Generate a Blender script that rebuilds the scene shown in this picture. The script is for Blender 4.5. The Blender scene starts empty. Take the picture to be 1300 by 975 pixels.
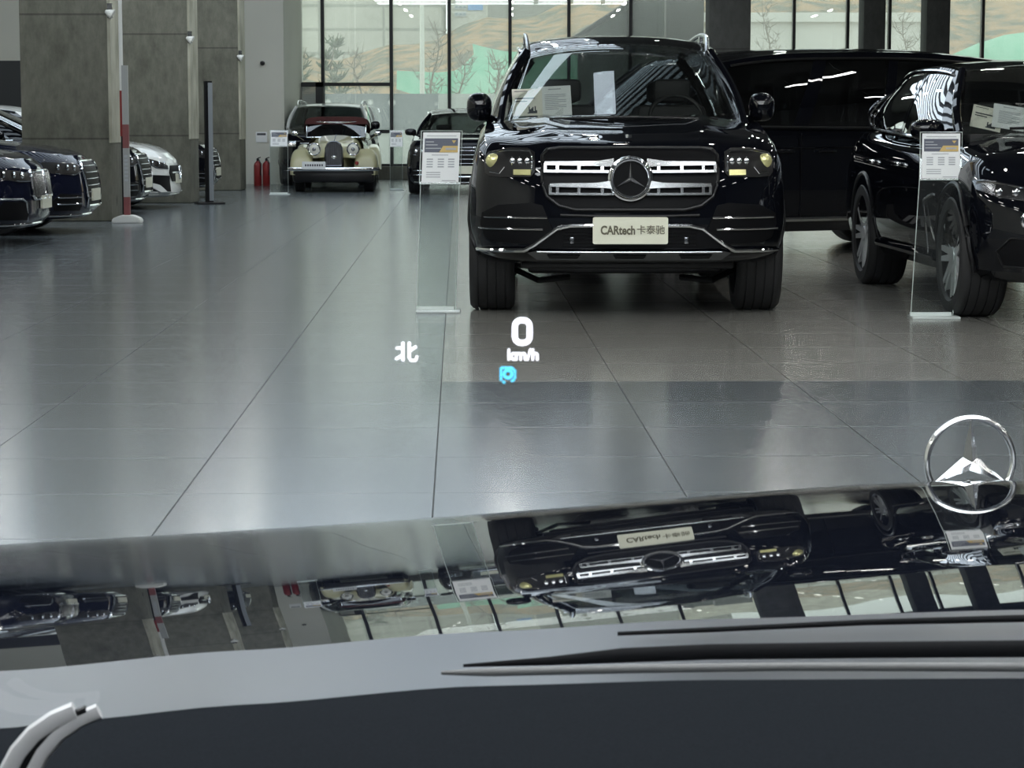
import bpy, bmesh, math, random
from mathutils import Vector, Matrix
random.seed(7)
SC = bpy.context.scene
COL = SC.collection
PI = math.pi
# ------------------------------------------------------------------ camera
F = 2900.0; CX, CY, HY = 650.0, 487.5, 155.0
H = 1.2
TH = math.atan((CY-HY)/F)
def ray(px, py):
    a = (px-CX)/F; b = -(py-CY)/F
    return Vector((a, math.cos(TH)+b*math.sin(TH), -math.sin(TH)+b*math.cos(TH)))
def at(px, py, Y):
    r = ray(px, py); k = Y/r.y
    return Vector((r.x*k, Y, H+r.z*k))
def gnd(px, py, z=0.0):
    r = ray(px, py); k = (z-H)/r.z
    return Vector((r.x*k, r.y*k, z))
cam = bpy.data.cameras.new('camera'); co = bpy.data.objects.new('camera', cam); COL.objects.link(co)
cam.sensor_width = 36; cam.sensor_fit = 'HORIZONTAL'; cam.lens = F/1300*36
co.location = (0, 0, H); co.rotation_euler = (PI/2-TH, 0, 0)
cam.clip_start = 0.02; cam.clip_end = 1000
cam.dof.use_dof = True; cam.dof.focus_distance = 13.0; cam.dof.aperture_fstop = 95
SC.camera = co
# ------------------------------------------------------------------ materials
def mat(name, col=(0.5,0.5,0.5), rough=0.5, metal=0.0, coat=0.0, coatr=0.03, spec=0.5, emit=None, es=0, ior=1.5):
    m = bpy.data.materials.new(name); m.use_nodes = True
    b = m.node_tree.nodes['Principled BSDF']
    b.inputs['Base Color'].default_value = (*col, 1); b.inputs['Roughness'].default_value = rough
    b.inputs['Metallic'].default_value = metal; b.inputs['Coat Weight'].default_value = coat
    b.inputs['Coat Roughness'].default_value = coatr; b.inputs['Specular IOR Level'].default_value = spec
    b.inputs['IOR'].default_value = ior
    if emit: b.inputs['Emission Color'].default_value = (*emit, 1); b.inputs['Emission Strength'].default_value = es
    return m
def nn(m, t, **kw):
    n = m.node_tree.nodes.new(t)
    for k, v in kw.items(): setattr(n, k, v)
    return n
def lk(m, a, b): m.node_tree.links.new(a, b)
def bsdf(m): return m.node_tree.nodes['Principled BSDF']
def noisy(m, c1, c2, scale=5, detail=4, stretch=(1,1,1), lo=.35, hi=.65, bump=0, coord='Object'):
    tc = nn(m, 'ShaderNodeTexCoord'); mp = nn(m, 'ShaderNodeMapping'); mp.inputs['Scale'].default_value = stretch
    n = nn(m, 'ShaderNodeTexNoise'); n.inputs['Scale'].default_value = scale; n.inputs['Detail'].default_value = detail
    r = nn(m, 'ShaderNodeValToRGB'); r.color_ramp.elements[0].position = lo; r.color_ramp.elements[1].position = hi
    r.color_ramp.elements[0].color = (*c1, 1); r.color_ramp.elements[1].color = (*c2, 1)
    lk(m, tc.outputs[coord], mp.inputs['Vector']); lk(m, mp.outputs[0], n.inputs['Vector']); lk(m, n.outputs['Fac'], r.inputs[0])
    lk(m, r.outputs[0], bsdf(m).inputs['Base Color'])
    if bump:
        b = nn(m, 'ShaderNodeBump'); b.inputs['Strength'].default_value = bump; b.inputs['Distance'].default_value = .02
        lk(m, n.outputs['Fac'], b.inputs['Height']); lk(m, b.outputs[0], bsdf(m).inputs['Normal'])
    return m
def glassmat(name, tint, refl=1.0, rough=0.0, haze=0.0, ior=1.5, gt=(1,1,1)):
    m = bpy.data.materials.new(name); m.use_nodes = True
    nt = m.node_tree; nt.nodes.remove(bsdf(m)); out = nt.nodes['Material Output']
    t = nn(m, 'ShaderNodeBsdfTransparent'); t.inputs[0].default_value = (*tint, 1)
    g = nn(m, 'ShaderNodeBsdfGlossy'); g.inputs['Roughness'].default_value = rough; g.inputs['Color'].default_value = (*gt, 1)
    fr = nn(m, 'ShaderNodeFresnel'); fr.inputs[0].default_value = ior
    mu = nn(m, 'ShaderNodeMath', operation='MULTIPLY'); mu.inputs[1].default_value = refl
    geo = nn(m, 'ShaderNodeNewGeometry')
    # panes are single sheets: use one index of refraction from both sides
    fr2 = nn(m, 'ShaderNodeLayerWeight'); fr2.inputs[0].default_value = .5
    pw = nn(m, 'ShaderNodeMath', operation='POWER'); pw.inputs[1].default_value = 4.0
    ad = nn(m, 'ShaderNodeMath', operation='MULTIPLY_ADD'); ad.inputs[1].default_value = .92; ad.inputs[2].default_value = .07
    lk(m, fr2.outputs['Facing'], pw.inputs[0]); lk(m, pw.outputs[0], ad.inputs[0]); lk(m, ad.outputs[0], mu.inputs[0])
    base = t
    if haze:
        d = nn(m, 'ShaderNodeBsdfTranslucent'); d.inputs[0].default_value = (.9, .93, .9, 1)
        mh = nn(m, 'ShaderNodeMixShader'); mh.inputs[0].default_value = haze
        lk(m, t.outputs[0], mh.inputs[1]); lk(m, d.outputs[0], mh.inputs[2]); base = mh
    mx = nn(m, 'ShaderNodeMixShader')
    lk(m, mu.outputs[0], mx.inputs[0]); lk(m, base.outputs[0], mx.inputs[1]); lk(m, g.outputs[0], mx.inputs[2])
    lk(m, mx.outputs[0], out.inputs[0])
    return m
M = {}
M['black_paint'] = mat('black_paint', (.003,.0035,.006), .4, spec=0, coat=1, coatr=.02)
M['navy_paint'] = mat('navy_paint', (.006,.008,.022), .4, spec=0, coat=1, coatr=.03)
M['hood_paint'] = mat('hood_paint', (.004,.005,.009), .3, spec=0, coat=1, coatr=.015, ior=1.7)
M['white_paint'] = mat('white_paint', (.78,.80,.78), .4, coat=1, coatr=.03)
M['cream_paint'] = mat('cream_paint', (.66,.64,.42), .35, coat=1, coatr=.03)
M['chrome'] = mat('chrome', (.85,.86,.88), .08, metal=1)
M['silver'] = mat('silver', (.62,.64,.66), .22, metal=1)
M['rim_silver'] = mat('rim_silver', (.62,.63,.65), .28, metal=.35)
M['dark_chrome'] = mat('dark_chrome', (.25,.26,.28), .2, metal=1)
M['rubber'] = mat('rubber', (.018,.018,.019), .6)
M['plastic'] = mat('plastic', (.006,.006,.007), .35, spec=.35)
M['matte_black'] = mat('matte_black', (.004,.004,.005), .7, spec=.15)
M['mesh_black'] = mat('mesh_black', (.004,.004,.005), .5, spec=.15)
M['interior'] = mat('interior', (.012,.012,.013), .7)
M['light_lens'] = glassmat('light_lens', (.75,.78,.8), 1.0)
M['warm_reflector'] = mat('warm_reflector', (.75,.72,.35), .2, metal=.5)
M['amber'] = mat('amber', (.8,.6,.25), .25)
M['red'] = mat('red', (.22,.015,.015), .4)
M['car_glass'] = glassmat('car_glass', (.18,.2,.2), 1.3)
M['clear_windscreen'] = glassmat('clear_windscreen', (.88,.91,.89), 1.4)
M['privacy_glass'] = glassmat('privacy_glass', (.05,.055,.06), 1.4)
M['own_windscreen'] = glassmat('own_windscreen', (.96,.98,.97), .25)
M['acrylic'] = glassmat('acrylic', (.93,.96,.95), .9, haze=.02)
M['acrylic_edge'] = mat('acrylic_edge', (.7,.76,.74), .15)
M['window_glass'] = glassmat('window_glass', (.82,.86,.82), .8, haze=.13)
M['paper'] = mat('paper', (.86,.88,.89), .6)
M['cream_paper'] = mat('cream_paper', (.86,.83,.73), .6)
M['ink'] = mat('ink', (.05,.055,.07), .6)
M['grey_ink'] = mat('grey_ink', (.4,.42,.45), .6)
M['slate_ink'] = mat('slate_ink', (.09,.1,.14), .5)
M['gold_ink'] = mat('gold_ink', (.6,.42,.14), .5)
M['blue_ink'] = mat('blue_ink', (.15,.3,.6), .5)
M['plate'] = mat('plate', (.82,.82,.68), .35)
M['frame_black'] = mat('frame_black', (.008,.009,.01), .4)
M['white_plastic'] = mat('white_plastic', (.7,.71,.68), .4)
M['soft_top'] = noisy(mat('soft_top', rough=.85), (.075,.018,.018), (.12,.03,.028), 40)
M['leather_tan'] = mat('leather_tan', (.3,.2,.12), .5)
M['concrete'] = mat('concrete', rough=.75)
def concrete(m, a, b):
    tc = nn(m, 'ShaderNodeTexCoord')
    n1 = nn(m, 'ShaderNodeTexNoise'); n1.inputs['Scale'].default_value = 1.3; n1.inputs['Detail'].default_value = 8; n1.inputs['Roughness'].default_value = .65
    mp = nn(m, 'ShaderNodeMapping'); mp.inputs['Scale'].default_value = (2.2, 2.2, .9)
    n2 = nn(m, 'ShaderNodeTexNoise'); n2.inputs['Scale'].default_value = 4; n2.inputs['Detail'].default_value = 9; n2.inputs['Roughness'].default_value = .7
    v = nn(m, 'ShaderNodeTexVoronoi'); v.inputs['Scale'].default_value = 1.9
    lk(m, tc.outputs['Object'], n1.inputs['Vector']); lk(m, tc.outputs['Object'], mp.inputs['Vector']); lk(m, mp.outputs[0], n2.inputs['Vector']); lk(m, tc.outputs['Object'], v.inputs['Vector'])
    av = nn(m, 'ShaderNodeMath', operation='ADD'); lk(m, n1.outputs['Fac'], av.inputs[0]); lk(m, n2.outputs['Fac'], av.inputs[1])
    hf = nn(m, 'ShaderNodeMath', operation='MULTIPLY'); hf.inputs[1].default_value = .5; lk(m, av.outputs[0], hf.inputs[0])
    r = nn(m, 'ShaderNodeValToRGB'); r.color_ramp.elements[0].position = .38; r.color_ramp.elements[1].position = .62
    r.color_ramp.elements[0].color = (*a, 1); r.color_ramp.elements[1].color = (*b, 1); lk(m, hf.outputs[0], r.inputs[0])
    st = nn(m, 'ShaderNodeValToRGB'); st.color_ramp.elements[0].position = .06; st.color_ramp.elements[1].position = .16
    st.color_ramp.elements[0].color = (.55,.55,.55,1); st.color_ramp.elements[1].color = (1,1,1,1); lk(m, v.outputs['Distance'], st.inputs[0])
    sx = nn(m, 'ShaderNodeSeparateXYZ'); lk(m, tc.outputs['Object'], sx.inputs[0])
    mo = nn(m, 'ShaderNodeMath', operation='SUBTRACT'); mo.inputs[1].default_value = 1.0; lk(m, sx.outputs['Z'], mo.inputs[0]); md = nn(m, 'ShaderNodeMath', operation='PINGPONG'); md.inputs[1].default_value = .745; lk(m, mo.outputs[0], md.inputs[0])
    jl = nn(m, 'ShaderNodeMath', operation='GREATER_THAN'); jl.inputs[1].default_value = .012; lk(m, md.outputs[0], jl.inputs[0])
    j2 = nn(m, 'ShaderNodeMath', operation='MULTIPLY_ADD'); j2.inputs[1].default_value = .45; j2.inputs[2].default_value = .55; lk(m, jl.outputs[0], j2.inputs[0])
    mx = nn(m, 'ShaderNodeMix', data_type='RGBA', blend_type='MULTIPLY'); mx.inputs[0].default_value = 1
    lk(m, r.outputs[0], mx.inputs[6]); lk(m, st.outputs[0], mx.inputs[7])
    m2 = nn(m, 'ShaderNodeMix', data_type='RGBA', blend_type='MULTIPLY'); m2.inputs[0].default_value = 1
    lk(m, mx.outputs[2], m2.inputs[6]); lk(m, j2.outputs[0], m2.inputs[7])
    lk(m, m2.outputs[2], bsdf(m).inputs['Base Color'])
    b2 = nn(m, 'ShaderNodeBump'); b2.inputs['Strength'].default_value = .25; b2.inputs['Distance'].default_value = .02
    lk(m, av.outputs[0], b2.inputs['Height']); lk(m, b2.outputs[0], bsdf(m).inputs['Normal'])
concrete(M['concrete'], (.105,.106,.082), (.21,.208,.168))
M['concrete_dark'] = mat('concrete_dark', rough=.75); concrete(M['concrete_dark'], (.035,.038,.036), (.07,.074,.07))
M['wall_paint'] = noisy(mat('wall_paint', rough=.8), (.62,.62,.55), (.66,.66,.59), .7)
M['wall_dark'] = mat('wall_dark', (.03,.033,.036), .6)
M['ceiling'] = noisy(mat('ceiling_m', rough=.85), (.035,.037,.04), (.05,.052,.055), .8)
M['lamp'] = mat('lamp', (.9,.9,.9), .5, emit=(1,.98,.94), es=52)
M['sky_panel'] = mat('sky_panel', (.8,.85,.9), .5, emit=(.76,.87,1), es=2.5)
M['front_fill'] = mat('front_fill', (.9,.9,.9), .5, emit=(.92,.96,1), es=8.2)  # added fill from unseen strips overhead, lifts plate, papers and star
M['spot'] = mat('spot', (.9,.9,.9), .5, emit=(1,.96,.88), es=260)
M['hud_white'] = mat('hud_white', (.9,.9,1), .5, emit=(.93,.9,1), es=2.6)
M['hud_cyan'] = mat('hud_cyan', (.1,.6,.8), .5, emit=(.08,.62,1), es=1.3)
M['headlamp_glow'] = mat('headlamp_glow', (.8,.8,.72), .15, coat=1)
# ------------------------------------------------------------------ object helpers
def link(o, parent=None):
    COL.objects.link(o)
    if parent: o.parent = parent
    return o
def tag(o, label=None, cat=None, group=None, kind=None):
    if label: o['label'] = label
    if cat: o['category'] = cat
    if group: o['group'] = group
    if kind: o['kind'] = kind
    return o
def thing(name, label, cat, loc=(0,0,0), rz=0, group=None):
    o = bpy.data.objects.new(name, None); o.location = loc; o.rotation_euler = (0,0,rz); o.empty_display_size = .2
    return tag(link(o), label, cat, group)
def finish(name, bm, mats, parent=None, smooth=True, angle=35):
    bmesh.ops.recalc_face_normals(bm, faces=bm.faces)
    me = bpy.data.meshes.new(name); bm.to_mesh(me); bm.free()
    if not isinstance(mats, (list, tuple)): mats = [mats]
    for m in mats: me.materials.append(m)
    if smooth:
        me.shade_smooth(); me.set_sharp_from_angle(angle=math.radians(angle))
    return link(bpy.data.objects.new(name, me), parent)
def B(): return bmesh.new()
def box(bm, x0, x1, y0, y1, z0, z1, mi=0, bev=0, mtx=None):
    r = bmesh.ops.create_cube(bm, size=1)
    vs = r['verts']
    for v in vs:
        v.co = Vector(((x0+x1)/2+v.co.x*(x1-x0), (y0+y1)/2+v.co.y*(y1-y0), (z0+z1)/2+v.co.z*(z1-z0)))
        if mtx: v.co = mtx @ v.co
    fs = {f for v in vs for f in v.link_faces}
    for f in fs: f.material_index = mi
    if bev:
        es = {e for v in vs for e in v.link_edges}
        rb = bmesh.ops.bevel(bm, geom=list(es), offset=bev, segments=2, affect='EDGES', profile=.5)
        for f in rb['faces']: f.material_index = mi
    return bm
def grid(bm, fn, nu, nv, mi=0, thick=None):
    vs = [[bm.verts.new(fn(i/nu, j/nv)) for j in range(nv+1)] for i in range(nu+1)]
    fs = []
    for i in range(nu):
        for j in range(nv):
            try:
                f = bm.faces.new((vs[i][j], vs[i+1][j], vs[i+1][j+1], vs[i][j+1])); f.material_index = mi; fs.append(f)
            except ValueError: pass
    return vs
def tube(bm, pts, r, n=8, mi=0, sq=1.0, caps=True, up=Vector((0,0,1))):
    pts = [Vector(p) for p in pts]; rings = []
    rr = r if isinstance(r, (list, tuple)) else [r]*len(pts)
    for i, p in enumerate(pts):
        a = pts[max(i-1,0)]; b = pts[min(i+1,len(pts)-1)]; d = (b-a).normalized()
        u = up if abs(d.dot(up)) < .95 else Vector((0,1,0))
        s = d.cross(u).normalized(); t = s.cross(d).normalized()
        rings.append([bm.verts.new(p+s*rr[i]*sq*math.cos(2*PI*k/n)+t*rr[i]*math.sin(2*PI*k/n)) for k in range(n)])
    for i in range(len(rings)-1):
        for k in range(n):
            f = bm.faces.new((rings[i][k], rings[i][(k+1)%n], rings[i+1][(k+1)%n], rings[i+1][k])); f.material_index = mi
    if caps:
        for rg in (rings[0], rings[-1]):
            f = bm.faces.new(rg); f.material_index = mi
    return bm
def torus(bm, c, R, r, ax='y', n=48, m=10, mi=0, sy=1.0):
    rings = []
    for i in range(n):
        a = 2*PI*i/n
        e1, e2, e3 = {'y': (Vector((1,0,0)), Vector((0,0,1)), Vector((0,1,0))), 'x': (Vector((0,1,0)), Vector((0,0,1)), Vector((1,0,0))), 'z': (Vector((1,0,0)), Vector((0,1,0)), Vector((0,0,1)))}[ax]
        d = e1*math.cos(a)+e2*math.sin(a)
        rings.append([bm.verts.new(Vector(c)+d*(R+r*math.cos(2*PI*k/m))+e3*r*sy*math.sin(2*PI*k/m)) for k in range(m)])
    for i in range(n):
        for k in range(m):
            f = bm.faces.new((rings[i][k], rings[(i+1)%n][k], rings[(i+1)%n][(k+1)%m], rings[i][(k+1)%m])); f.material_index = mi
    return bm
def lathe(bm, prof, c, ax='x', n=40, mi=0, mtx=None, closed=False):
    e1, e2, e3 = {'y': (Vector((1,0,0)), Vector((0,0,1)), Vector((0,1,0))), 'x': (Vector((0,1,0)), Vector((0,0,1)), Vector((1,0,0))), 'z': (Vector((1,0,0)), Vector((0,1,0)), Vector((0,0,1)))}[ax]
    rings = []
    for i in range(n):
        a = 2*PI*i/n; d = e1*math.cos(a)+e2*math.sin(a)
        rg = []
        for (r, h) in prof:
            p = Vector(c)+d*r+e3*h
            rg.append(bm.verts.new(mtx @ p if mtx else p))
        rings.append(rg)
    m = len(prof); rng = range(m) if closed else range(m-1)
    for i in range(n):
        for k in rng:
            f = bm.faces.new((rings[i][k], rings[(i+1)%n][k], rings[(i+1)%n][(k+1)%m], rings[i][(k+1)%m])); f.material_index = mi
    bmesh.ops.remove_doubles(bm, verts=bm.verts, dist=1e-5)
    return bm
def prism(bm, poly, fn, d0, d1, mi=0):
    """poly in 2-D, fn(a,b,depth)->Vector, closed prism between depths"""
    a = [bm.verts.new(fn(p[0], p[1], d0)) for p in poly]; b = [bm.verts.new(fn(p[0], p[1], d1)) for p in poly]
    n = len(poly)
    for f in [bm.faces.new(a), bm.faces.new(b)] + [bm.faces.new((a[i], a[(i+1)%n], b[(i+1)%n], b[i])) for i in range(n)]: f.material_index = mi
    return bm
def patch(bm, poly, fn, off, thick, step=.05, mi=0):
    """polygon in (x,z), cut fine, laid on the surface fn(x,z)->y and thickened"""
    t = bmesh.new()
    t.faces.new([t.verts.new((p[0], 0, p[1])) for p in poly])
    xs = [p[0] for p in poly]; zs = [p[1] for p in poly]
    x = math.floor(min(xs)/step)*step+step
    while x < max(xs):
        bmesh.ops.bisect_plane(t, geom=t.verts[:]+t.edges[:]+t.faces[:], plane_co=(x,0,0), plane_no=(1,0,0)); x += step
    z = math.floor(min(zs)/step)*step+step
    while z < max(zs):
        bmesh.ops.bisect_plane(t, geom=t.verts[:]+t.edges[:]+t.faces[:], plane_co=(0,0,z), plane_no=(0,0,1)); z += step
    top = {}; bot = {}
    for v in t.verts:
        y = fn(v.co.x, v.co.z)
        top[v] = bm.verts.new((v.co.x, y-off-thick, v.co.z)); bot[v] = bm.verts.new((v.co.x, y-off, v.co.z))
    for f in t.faces:
        bm.faces.new([top[v] for v in f.verts]).material_index = mi; bm.faces.new([bot[v] for v in reversed(f.verts)]).material_index = mi
    for e in t.edges:
        if len(e.link_faces) == 1:
            a, b = e.verts; bm.faces.new((top[a], top[b], bot[b], bot[a])).material_index = mi
    t.free(); return bm
def text_mesh(body, size, mtx, material, name, parent, extrude=.002, offset=0.0, align='CENTER', sx=1.0):
    cu = bpy.data.curves.new('t', 'FONT'); cu.body = body; cu.size = size; cu.extrude = extrude; cu.offset = offset
    cu.align_x = align; cu.align_y = 'CENTER'; cu.resolution_u = 4
    o = bpy.data.objects.new('t', cu); COL.objects.link(o)
    bpy.context.view_layer.update()
    me = bpy.data.meshes.new_from_object(o.evaluated_get(bpy.context.evaluated_depsgraph_get()))
    bpy.data.objects.remove(o); bpy.data.curves.remove(cu)
    me.transform(mtx @ Matrix.Diagonal((sx,1,1,1))); me.name = name; me.materials.clear(); me.materials.append(material)
    return link(bpy.data.objects.new(name, me), parent)
STAND = Matrix.Rotation(PI/2, 4, 'X')          # text upright in the xz-plane, facing -y
def copy_tree(o, parent=None):
    c = o.copy(); COL.objects.link(c)
    if parent: c.parent = parent
    for ch in [q for q in bpy.data.objects if q.parent == o]: copy_tree(ch, c)
    return c
def lerp_tab(tab, x):
    if x <= tab[0][0]: return tab[0][1]
    for (a, va), (b, vb) in zip(tab, tab[1:]):
        if x <= b:
            t = (x-a)/(b-a); t = t*t*(3-2*t)*.5+t*.5
            return va+(vb-va)*t
    return tab[-1][1]
def struct(o): o['kind'] = 'structure'; return o
# ------------------------------------------------------------------ car builder
def star_bm(bm, c, R, thick, mi=0, r_in=.13, yaw=0):
    """three-pointed ridge star in the xz-plane"""
    c = Vector(c)
    for k in range(3):
        a = PI/2+k*2*PI/3
        tip = c+Vector((math.cos(a), 0, math.sin(a)))*R
        l = c+Vector((math.cos(a+PI/3), 0, math.sin(a+PI/3)))*R*r_in; r = c+Vector((math.cos(a-PI/3), 0, math.sin(a-PI/3)))*R*r_in
        for s in (-1, 1):
            m = c+Vector((0, s*thick, 0)); vs = [bm.verts.new(p) for p in (tip, l, m, r)]
            for tri in ((0,1,2), (0,2,3)): bm.faces.new([vs[i] for i in tri]).material_index = mi
    return bm
class Car:
    def __init__(s, root, W, L, zb, ztop, wprof, nprof, tprof=None, c=.55, p=2.7, ct=.5, crown=.05, paint='black_paint', bump=None):
        s.root, s.W, s.L, s.zb, s.ztop, s.wp, s.np_ = root, W, L, zb, ztop, wprof, nprof
        s.tp = tprof or [(0,.15),(.3,0),(1,.12)]; s.c, s.p, s.ct, s.crown, s.paint, s.bump = c, p, ct, crown, paint, bump
    def zt(s, y): return lerp_tab(s.ztop, y)
    def w(s, t): return s.W*lerp_tab(s.wp, t)
    def outline(s, t):
        w = s.w(t); n0 = lerp_tab(s.np_, t); t0 = s.L-lerp_tab(s.tp, t); pts = []
        N = 18
        for i in range(N+1):                           # right half from nose centre
            a = PI/2*i/N; pts.append((w*math.sin(a)**(2/s.p), n0+s.c*(1-math.cos(a)**(2/s.p))))
        y0 = n0+s.c; y1 = t0-s.ct; K = 26
        for i in range(1, K): pts.append((w*(1-.03*abs(2*i/K-1)**3+.03), y0+(y1-y0)*i/K) if False else (w, y0+(y1-y0)*i/K))
        for i in range(11):
            a = PI/2*(1-i/10); pts.append((w*math.sin(a)**(2/s.p), t0-s.ct*(1-math.cos(a)**(2/s.p))))
        return pts
    def front(s, x, z):
        y = .2
        for _ in range(6):
            t = min(max((z-s.zb)/(s.zt(y)-s.zb), 0), 1); w = s.w(t)
            q = min(abs(x)/w, .9999); y = lerp_tab(s.np_, t)+s.c*(1-(1-q**s.p)**(1/s.p))
        return y
    def body(s, wheels, R, label=None):
        bm = B(); T = [0,.04,.1,.18,.26,.34,.42,.5,.58,.66,.74,.82,.89,.94,.98,1.0]; rings = []
        for t in T:
            rg = [bm.verts.new((x, y, s.zb+t*(s.zt(y)-s.zb))) for x, y in s.outline(t)]
            half = s.outline(t); lf = [None]*len(half)
            for i in range(1, len(half)-1):
                x, y = half[i]; lf[i] = bm.verts.new((-x, y, s.zb+t*(s.zt(y)-s.zb)))
            rings.append((rg, lf))
        n = len(rings[0][0])
        def rightloop(k): return rings[k][0]
        def leftloop(k): return [rings[k][0][0]]+rings[k][1][1:n-1]+[rings[k][0][n-1]]
        for k in range(len(T)-1):
            for lp in (rightloop, leftloop):
                a, b = lp(k), lp(k+1)
                for i in range(n-1):
                    bm.faces.new((a[i], a[i+1], b[i+1], b[i]))
        for k, top in ((len(T)-1, True), (0, False)):      # caps across
            Mx = 14; rows = []
            r, l = rightloop(k), leftloop(k)
            for i in range(n):
                if i in (0, n-1): rows.append([r[i]]*(Mx+1)); continue
                row = [l[i]]; w = r[i].co.x
                for j in range(1, Mx):
                    q = -1+2*j/Mx; x = w*q; y = r[i].co.y; z = r[i].co.z
                    if top:
                        z += s.crown*min(1, w/s.W)*(1-abs(q)**2.4)
                        if s.bump: z += s.bump(x, y)
                    row.append(bm.verts.new((x, y, z)))
                row.append(r[i]); rows.append(row)
            for i in range(n-1):
                for j in range(Mx):
                    vs = []
                    for v in (rows[i][j], rows[i][j+1], rows[i+1][j+1], rows[i+1][j]):
                        if v not in vs: vs.append(v)
                    if len(vs) > 2: bm.faces.new(vs)
        o = finish('body', bm, [M[s.paint], M['matte_black']], s.root, angle=40)
        cb = B()
        for (ya, zr) in wheels:
            for sd in (-1, 1):
                lathe(cb, [(0, -.32), (R, -.32), (R, .3), (0, .3)], (sd*(s.W-.02), ya, zr), 'x', 40, mi=1)
        cut = finish('cut', cb, [M[s.paint], M['matte_black']])
        md = o.modifiers.new('b', 'BOOLEAN'); md.object = cut; md.operation = 'DIFFERENCE'; md.solver = 'EXACT'
        bpy.context.view_layer.update()
        me = bpy.data.meshes.new_from_object(o.evaluated_get(bpy.context.evaluated_depsgraph_get()))
        o.modifiers.clear(); o.data = me; bpy.data.objects.remove(cut)
        me.shade_smooth(); me.set_sharp_from_angle(angle=math.radians(38))
        # wheel-arch lips
        for (ya, zr) in wheels:
            for sd in (-1, 1):
                pts = []; lip = B()
                for i in range(25):
                    a = -.35+(PI+.7)*i/24
                    y = ya+R*math.cos(a); z = zr+R*math.sin(a)
                    t = (z-s.zb)/(s.zt(y)-s.zb)
                    if t < 0: continue
                    pts.append((sd*(s.w(min(t,1))-.004), y, z))
                tube(lip, pts, .016, 6)
                finish('wheel_arch_trim', lip, M['plastic' if s.paint != 'x' else s.paint], s.root)
        return o
    def wheel(s, x, y, r, wd, style=10, rimmat='rim_silver', hub=.70):
        sd = 1 if x > 0 else -1
        bm = B(); h = wd/2; ri = r*hub
        prof = [(ri, -h*.8), (ri+.02, -h), (r*.93, -h), (r*.985, -h*.86)]
        for g in (-.6, -.2, .2, .6):
            prof += [(r, h*(g-.13)), (r, h*(g-.03)), (r-.009, h*(g-.025)), (r-.009, h*(g+.025)), (r, h*(g+.03)), (r, h*(g+.13))]
        prof += [(r*.985, h*.86), (r*.93, h), (ri+.02, h), (ri, h*.8)]
        lathe(bm, prof, (x, y, r), 'x', 56)
        ty = finish('wheel', bm, M['rubber'], s.root)
        bm = B()
        lathe(bm, [(ri+.004, -h*.8), (ri+.004, h*.86), (ri-.012, h*.9), (ri-.02, h*.7), (ri-.025, -h*.6), (0, -h*.6)] if sd > 0 else
                  [(ri+.004, h*.8), (ri+.004, -h*.86), (ri-.012, -h*.9), (ri-.02, -h*.7), (ri-.025, h*.6), (0, h*.6)], (x, y, r), 'x', 48, mi=1)
        for k in range(style):
            a = 2*PI*k/style; d = Vector((0, math.cos(a), math.sin(a))); q = Vector((0, -math.sin(a), math.cos(a))); X = Vector((1,0,0))*sd
            c = Vector((x, y, r)); w0, w1 = .05, .032
            for sp in (-1, 1):
                pts = []
                base = c+q*sp*.012
                tip = c+d*(ri-.008)+q*sp*.035
                vs = [base-q*w0*.5+X*h*.80, base+q*w0*.5+X*h*.80, tip+q*w1*.5+X*h*.92, tip-q*w1*.5+X*h*.92]
                lo = [v-X*.03 for v in vs]
                A = [bm.verts.new(v) for v in vs]; Bq = [bm.verts.new(v) for v in lo]
                bm.faces.new(A); bm.faces.new(Bq[::-1])
                for i in range(4): bm.faces.new((A[i], A[(i+1)%4], Bq[(i+1)%4], Bq[i]))
        lathe(bm, [(0, sd*h*.9), (.05, sd*h*.88), (.062, sd*h*.7), (.062, 0)], (x, y, r), 'x', 24)
        rm = finish('rim', bm, [M[rimmat], M['matte_black']], ty, angle=30)
        return ty
    def wheels(s, ys, r, wd, track, **kw):
        for y in ys:
            for sd in (-1, 1): s.wheel(sd*track, y, r, wd, **kw)
    def cabin(s, belt, roof, wins, rcrown=.06, wind_bulge=.14, glass='car_glass', front_glass=None, roofmat=None, pil='black_paint', pr=.045, rails=None, trim=None, vtop=.93):
        """belt / roof: [(y,z,halfwidth)...] same count, param 0..1 by index"""
        def cur(P, u):
            n = len(P)-1; f = min(max(u, 0), 1)*n; i = min(int(f), n-1); t = f-i
            p0 = P[max(i-1,0)]; p1 = P[i]; p2 = P[i+1]; p3 = P[min(i+2,n)]
            return Vector([.5*(2*b+(c-a)*t+(2*a-5*b+4*c-d)*t*t+(-a+3*b-3*c+d)*t**3) for a, b, c, d in zip(p0, p1, p2, p3)])
        def side(u, v, sd, off=0):
            a = cur(belt, u); b = cur(roof, u); q = a.lerp(b, v)
            bulge = .035*math.sin(PI*v)
            return Vector((sd*(q.z+bulge+off), q.x, q.y))
        sidef = side
        rm = M[roofmat or s.paint]; R = s.root
        def roofp(u, v):
            b = cur(roof, u); q = v*2-1
            return Vector((b.z*q, b.x - (wind_bulge*.55*(1-q*q) if u < .5 else -wind_bulge*.4*(1-q*q))*max(0, abs(u-.5)*2-.6)/.4, b.y+rcrown*(1-abs(q)**2.6)*(1-.0*u)))
        bm = B(); grid(bm, lambda u, v: roofp(u, v), 24, 18)
        bmesh.ops.solidify(bm, geom=bm.faces[:], thickness=.03)
        finish('roof', bm, rm, R, angle=50)
        # windscreen and rear window
        def ws(P0, P1, sg):
            def f(u, v):
                a = Vector(P0); b = Vector(P1); q = a.lerp(b, v); x = (u*2-1)
                return Vector((q.z*x, q.x-sg*wind_bulge*(1-x*x)*(1-.45*v), q.y+rcrown*(1-abs(x)**2.6)*v+(s.crown*.8*(1-abs(x)**2.4))*(1-v)))
            return f
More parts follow.
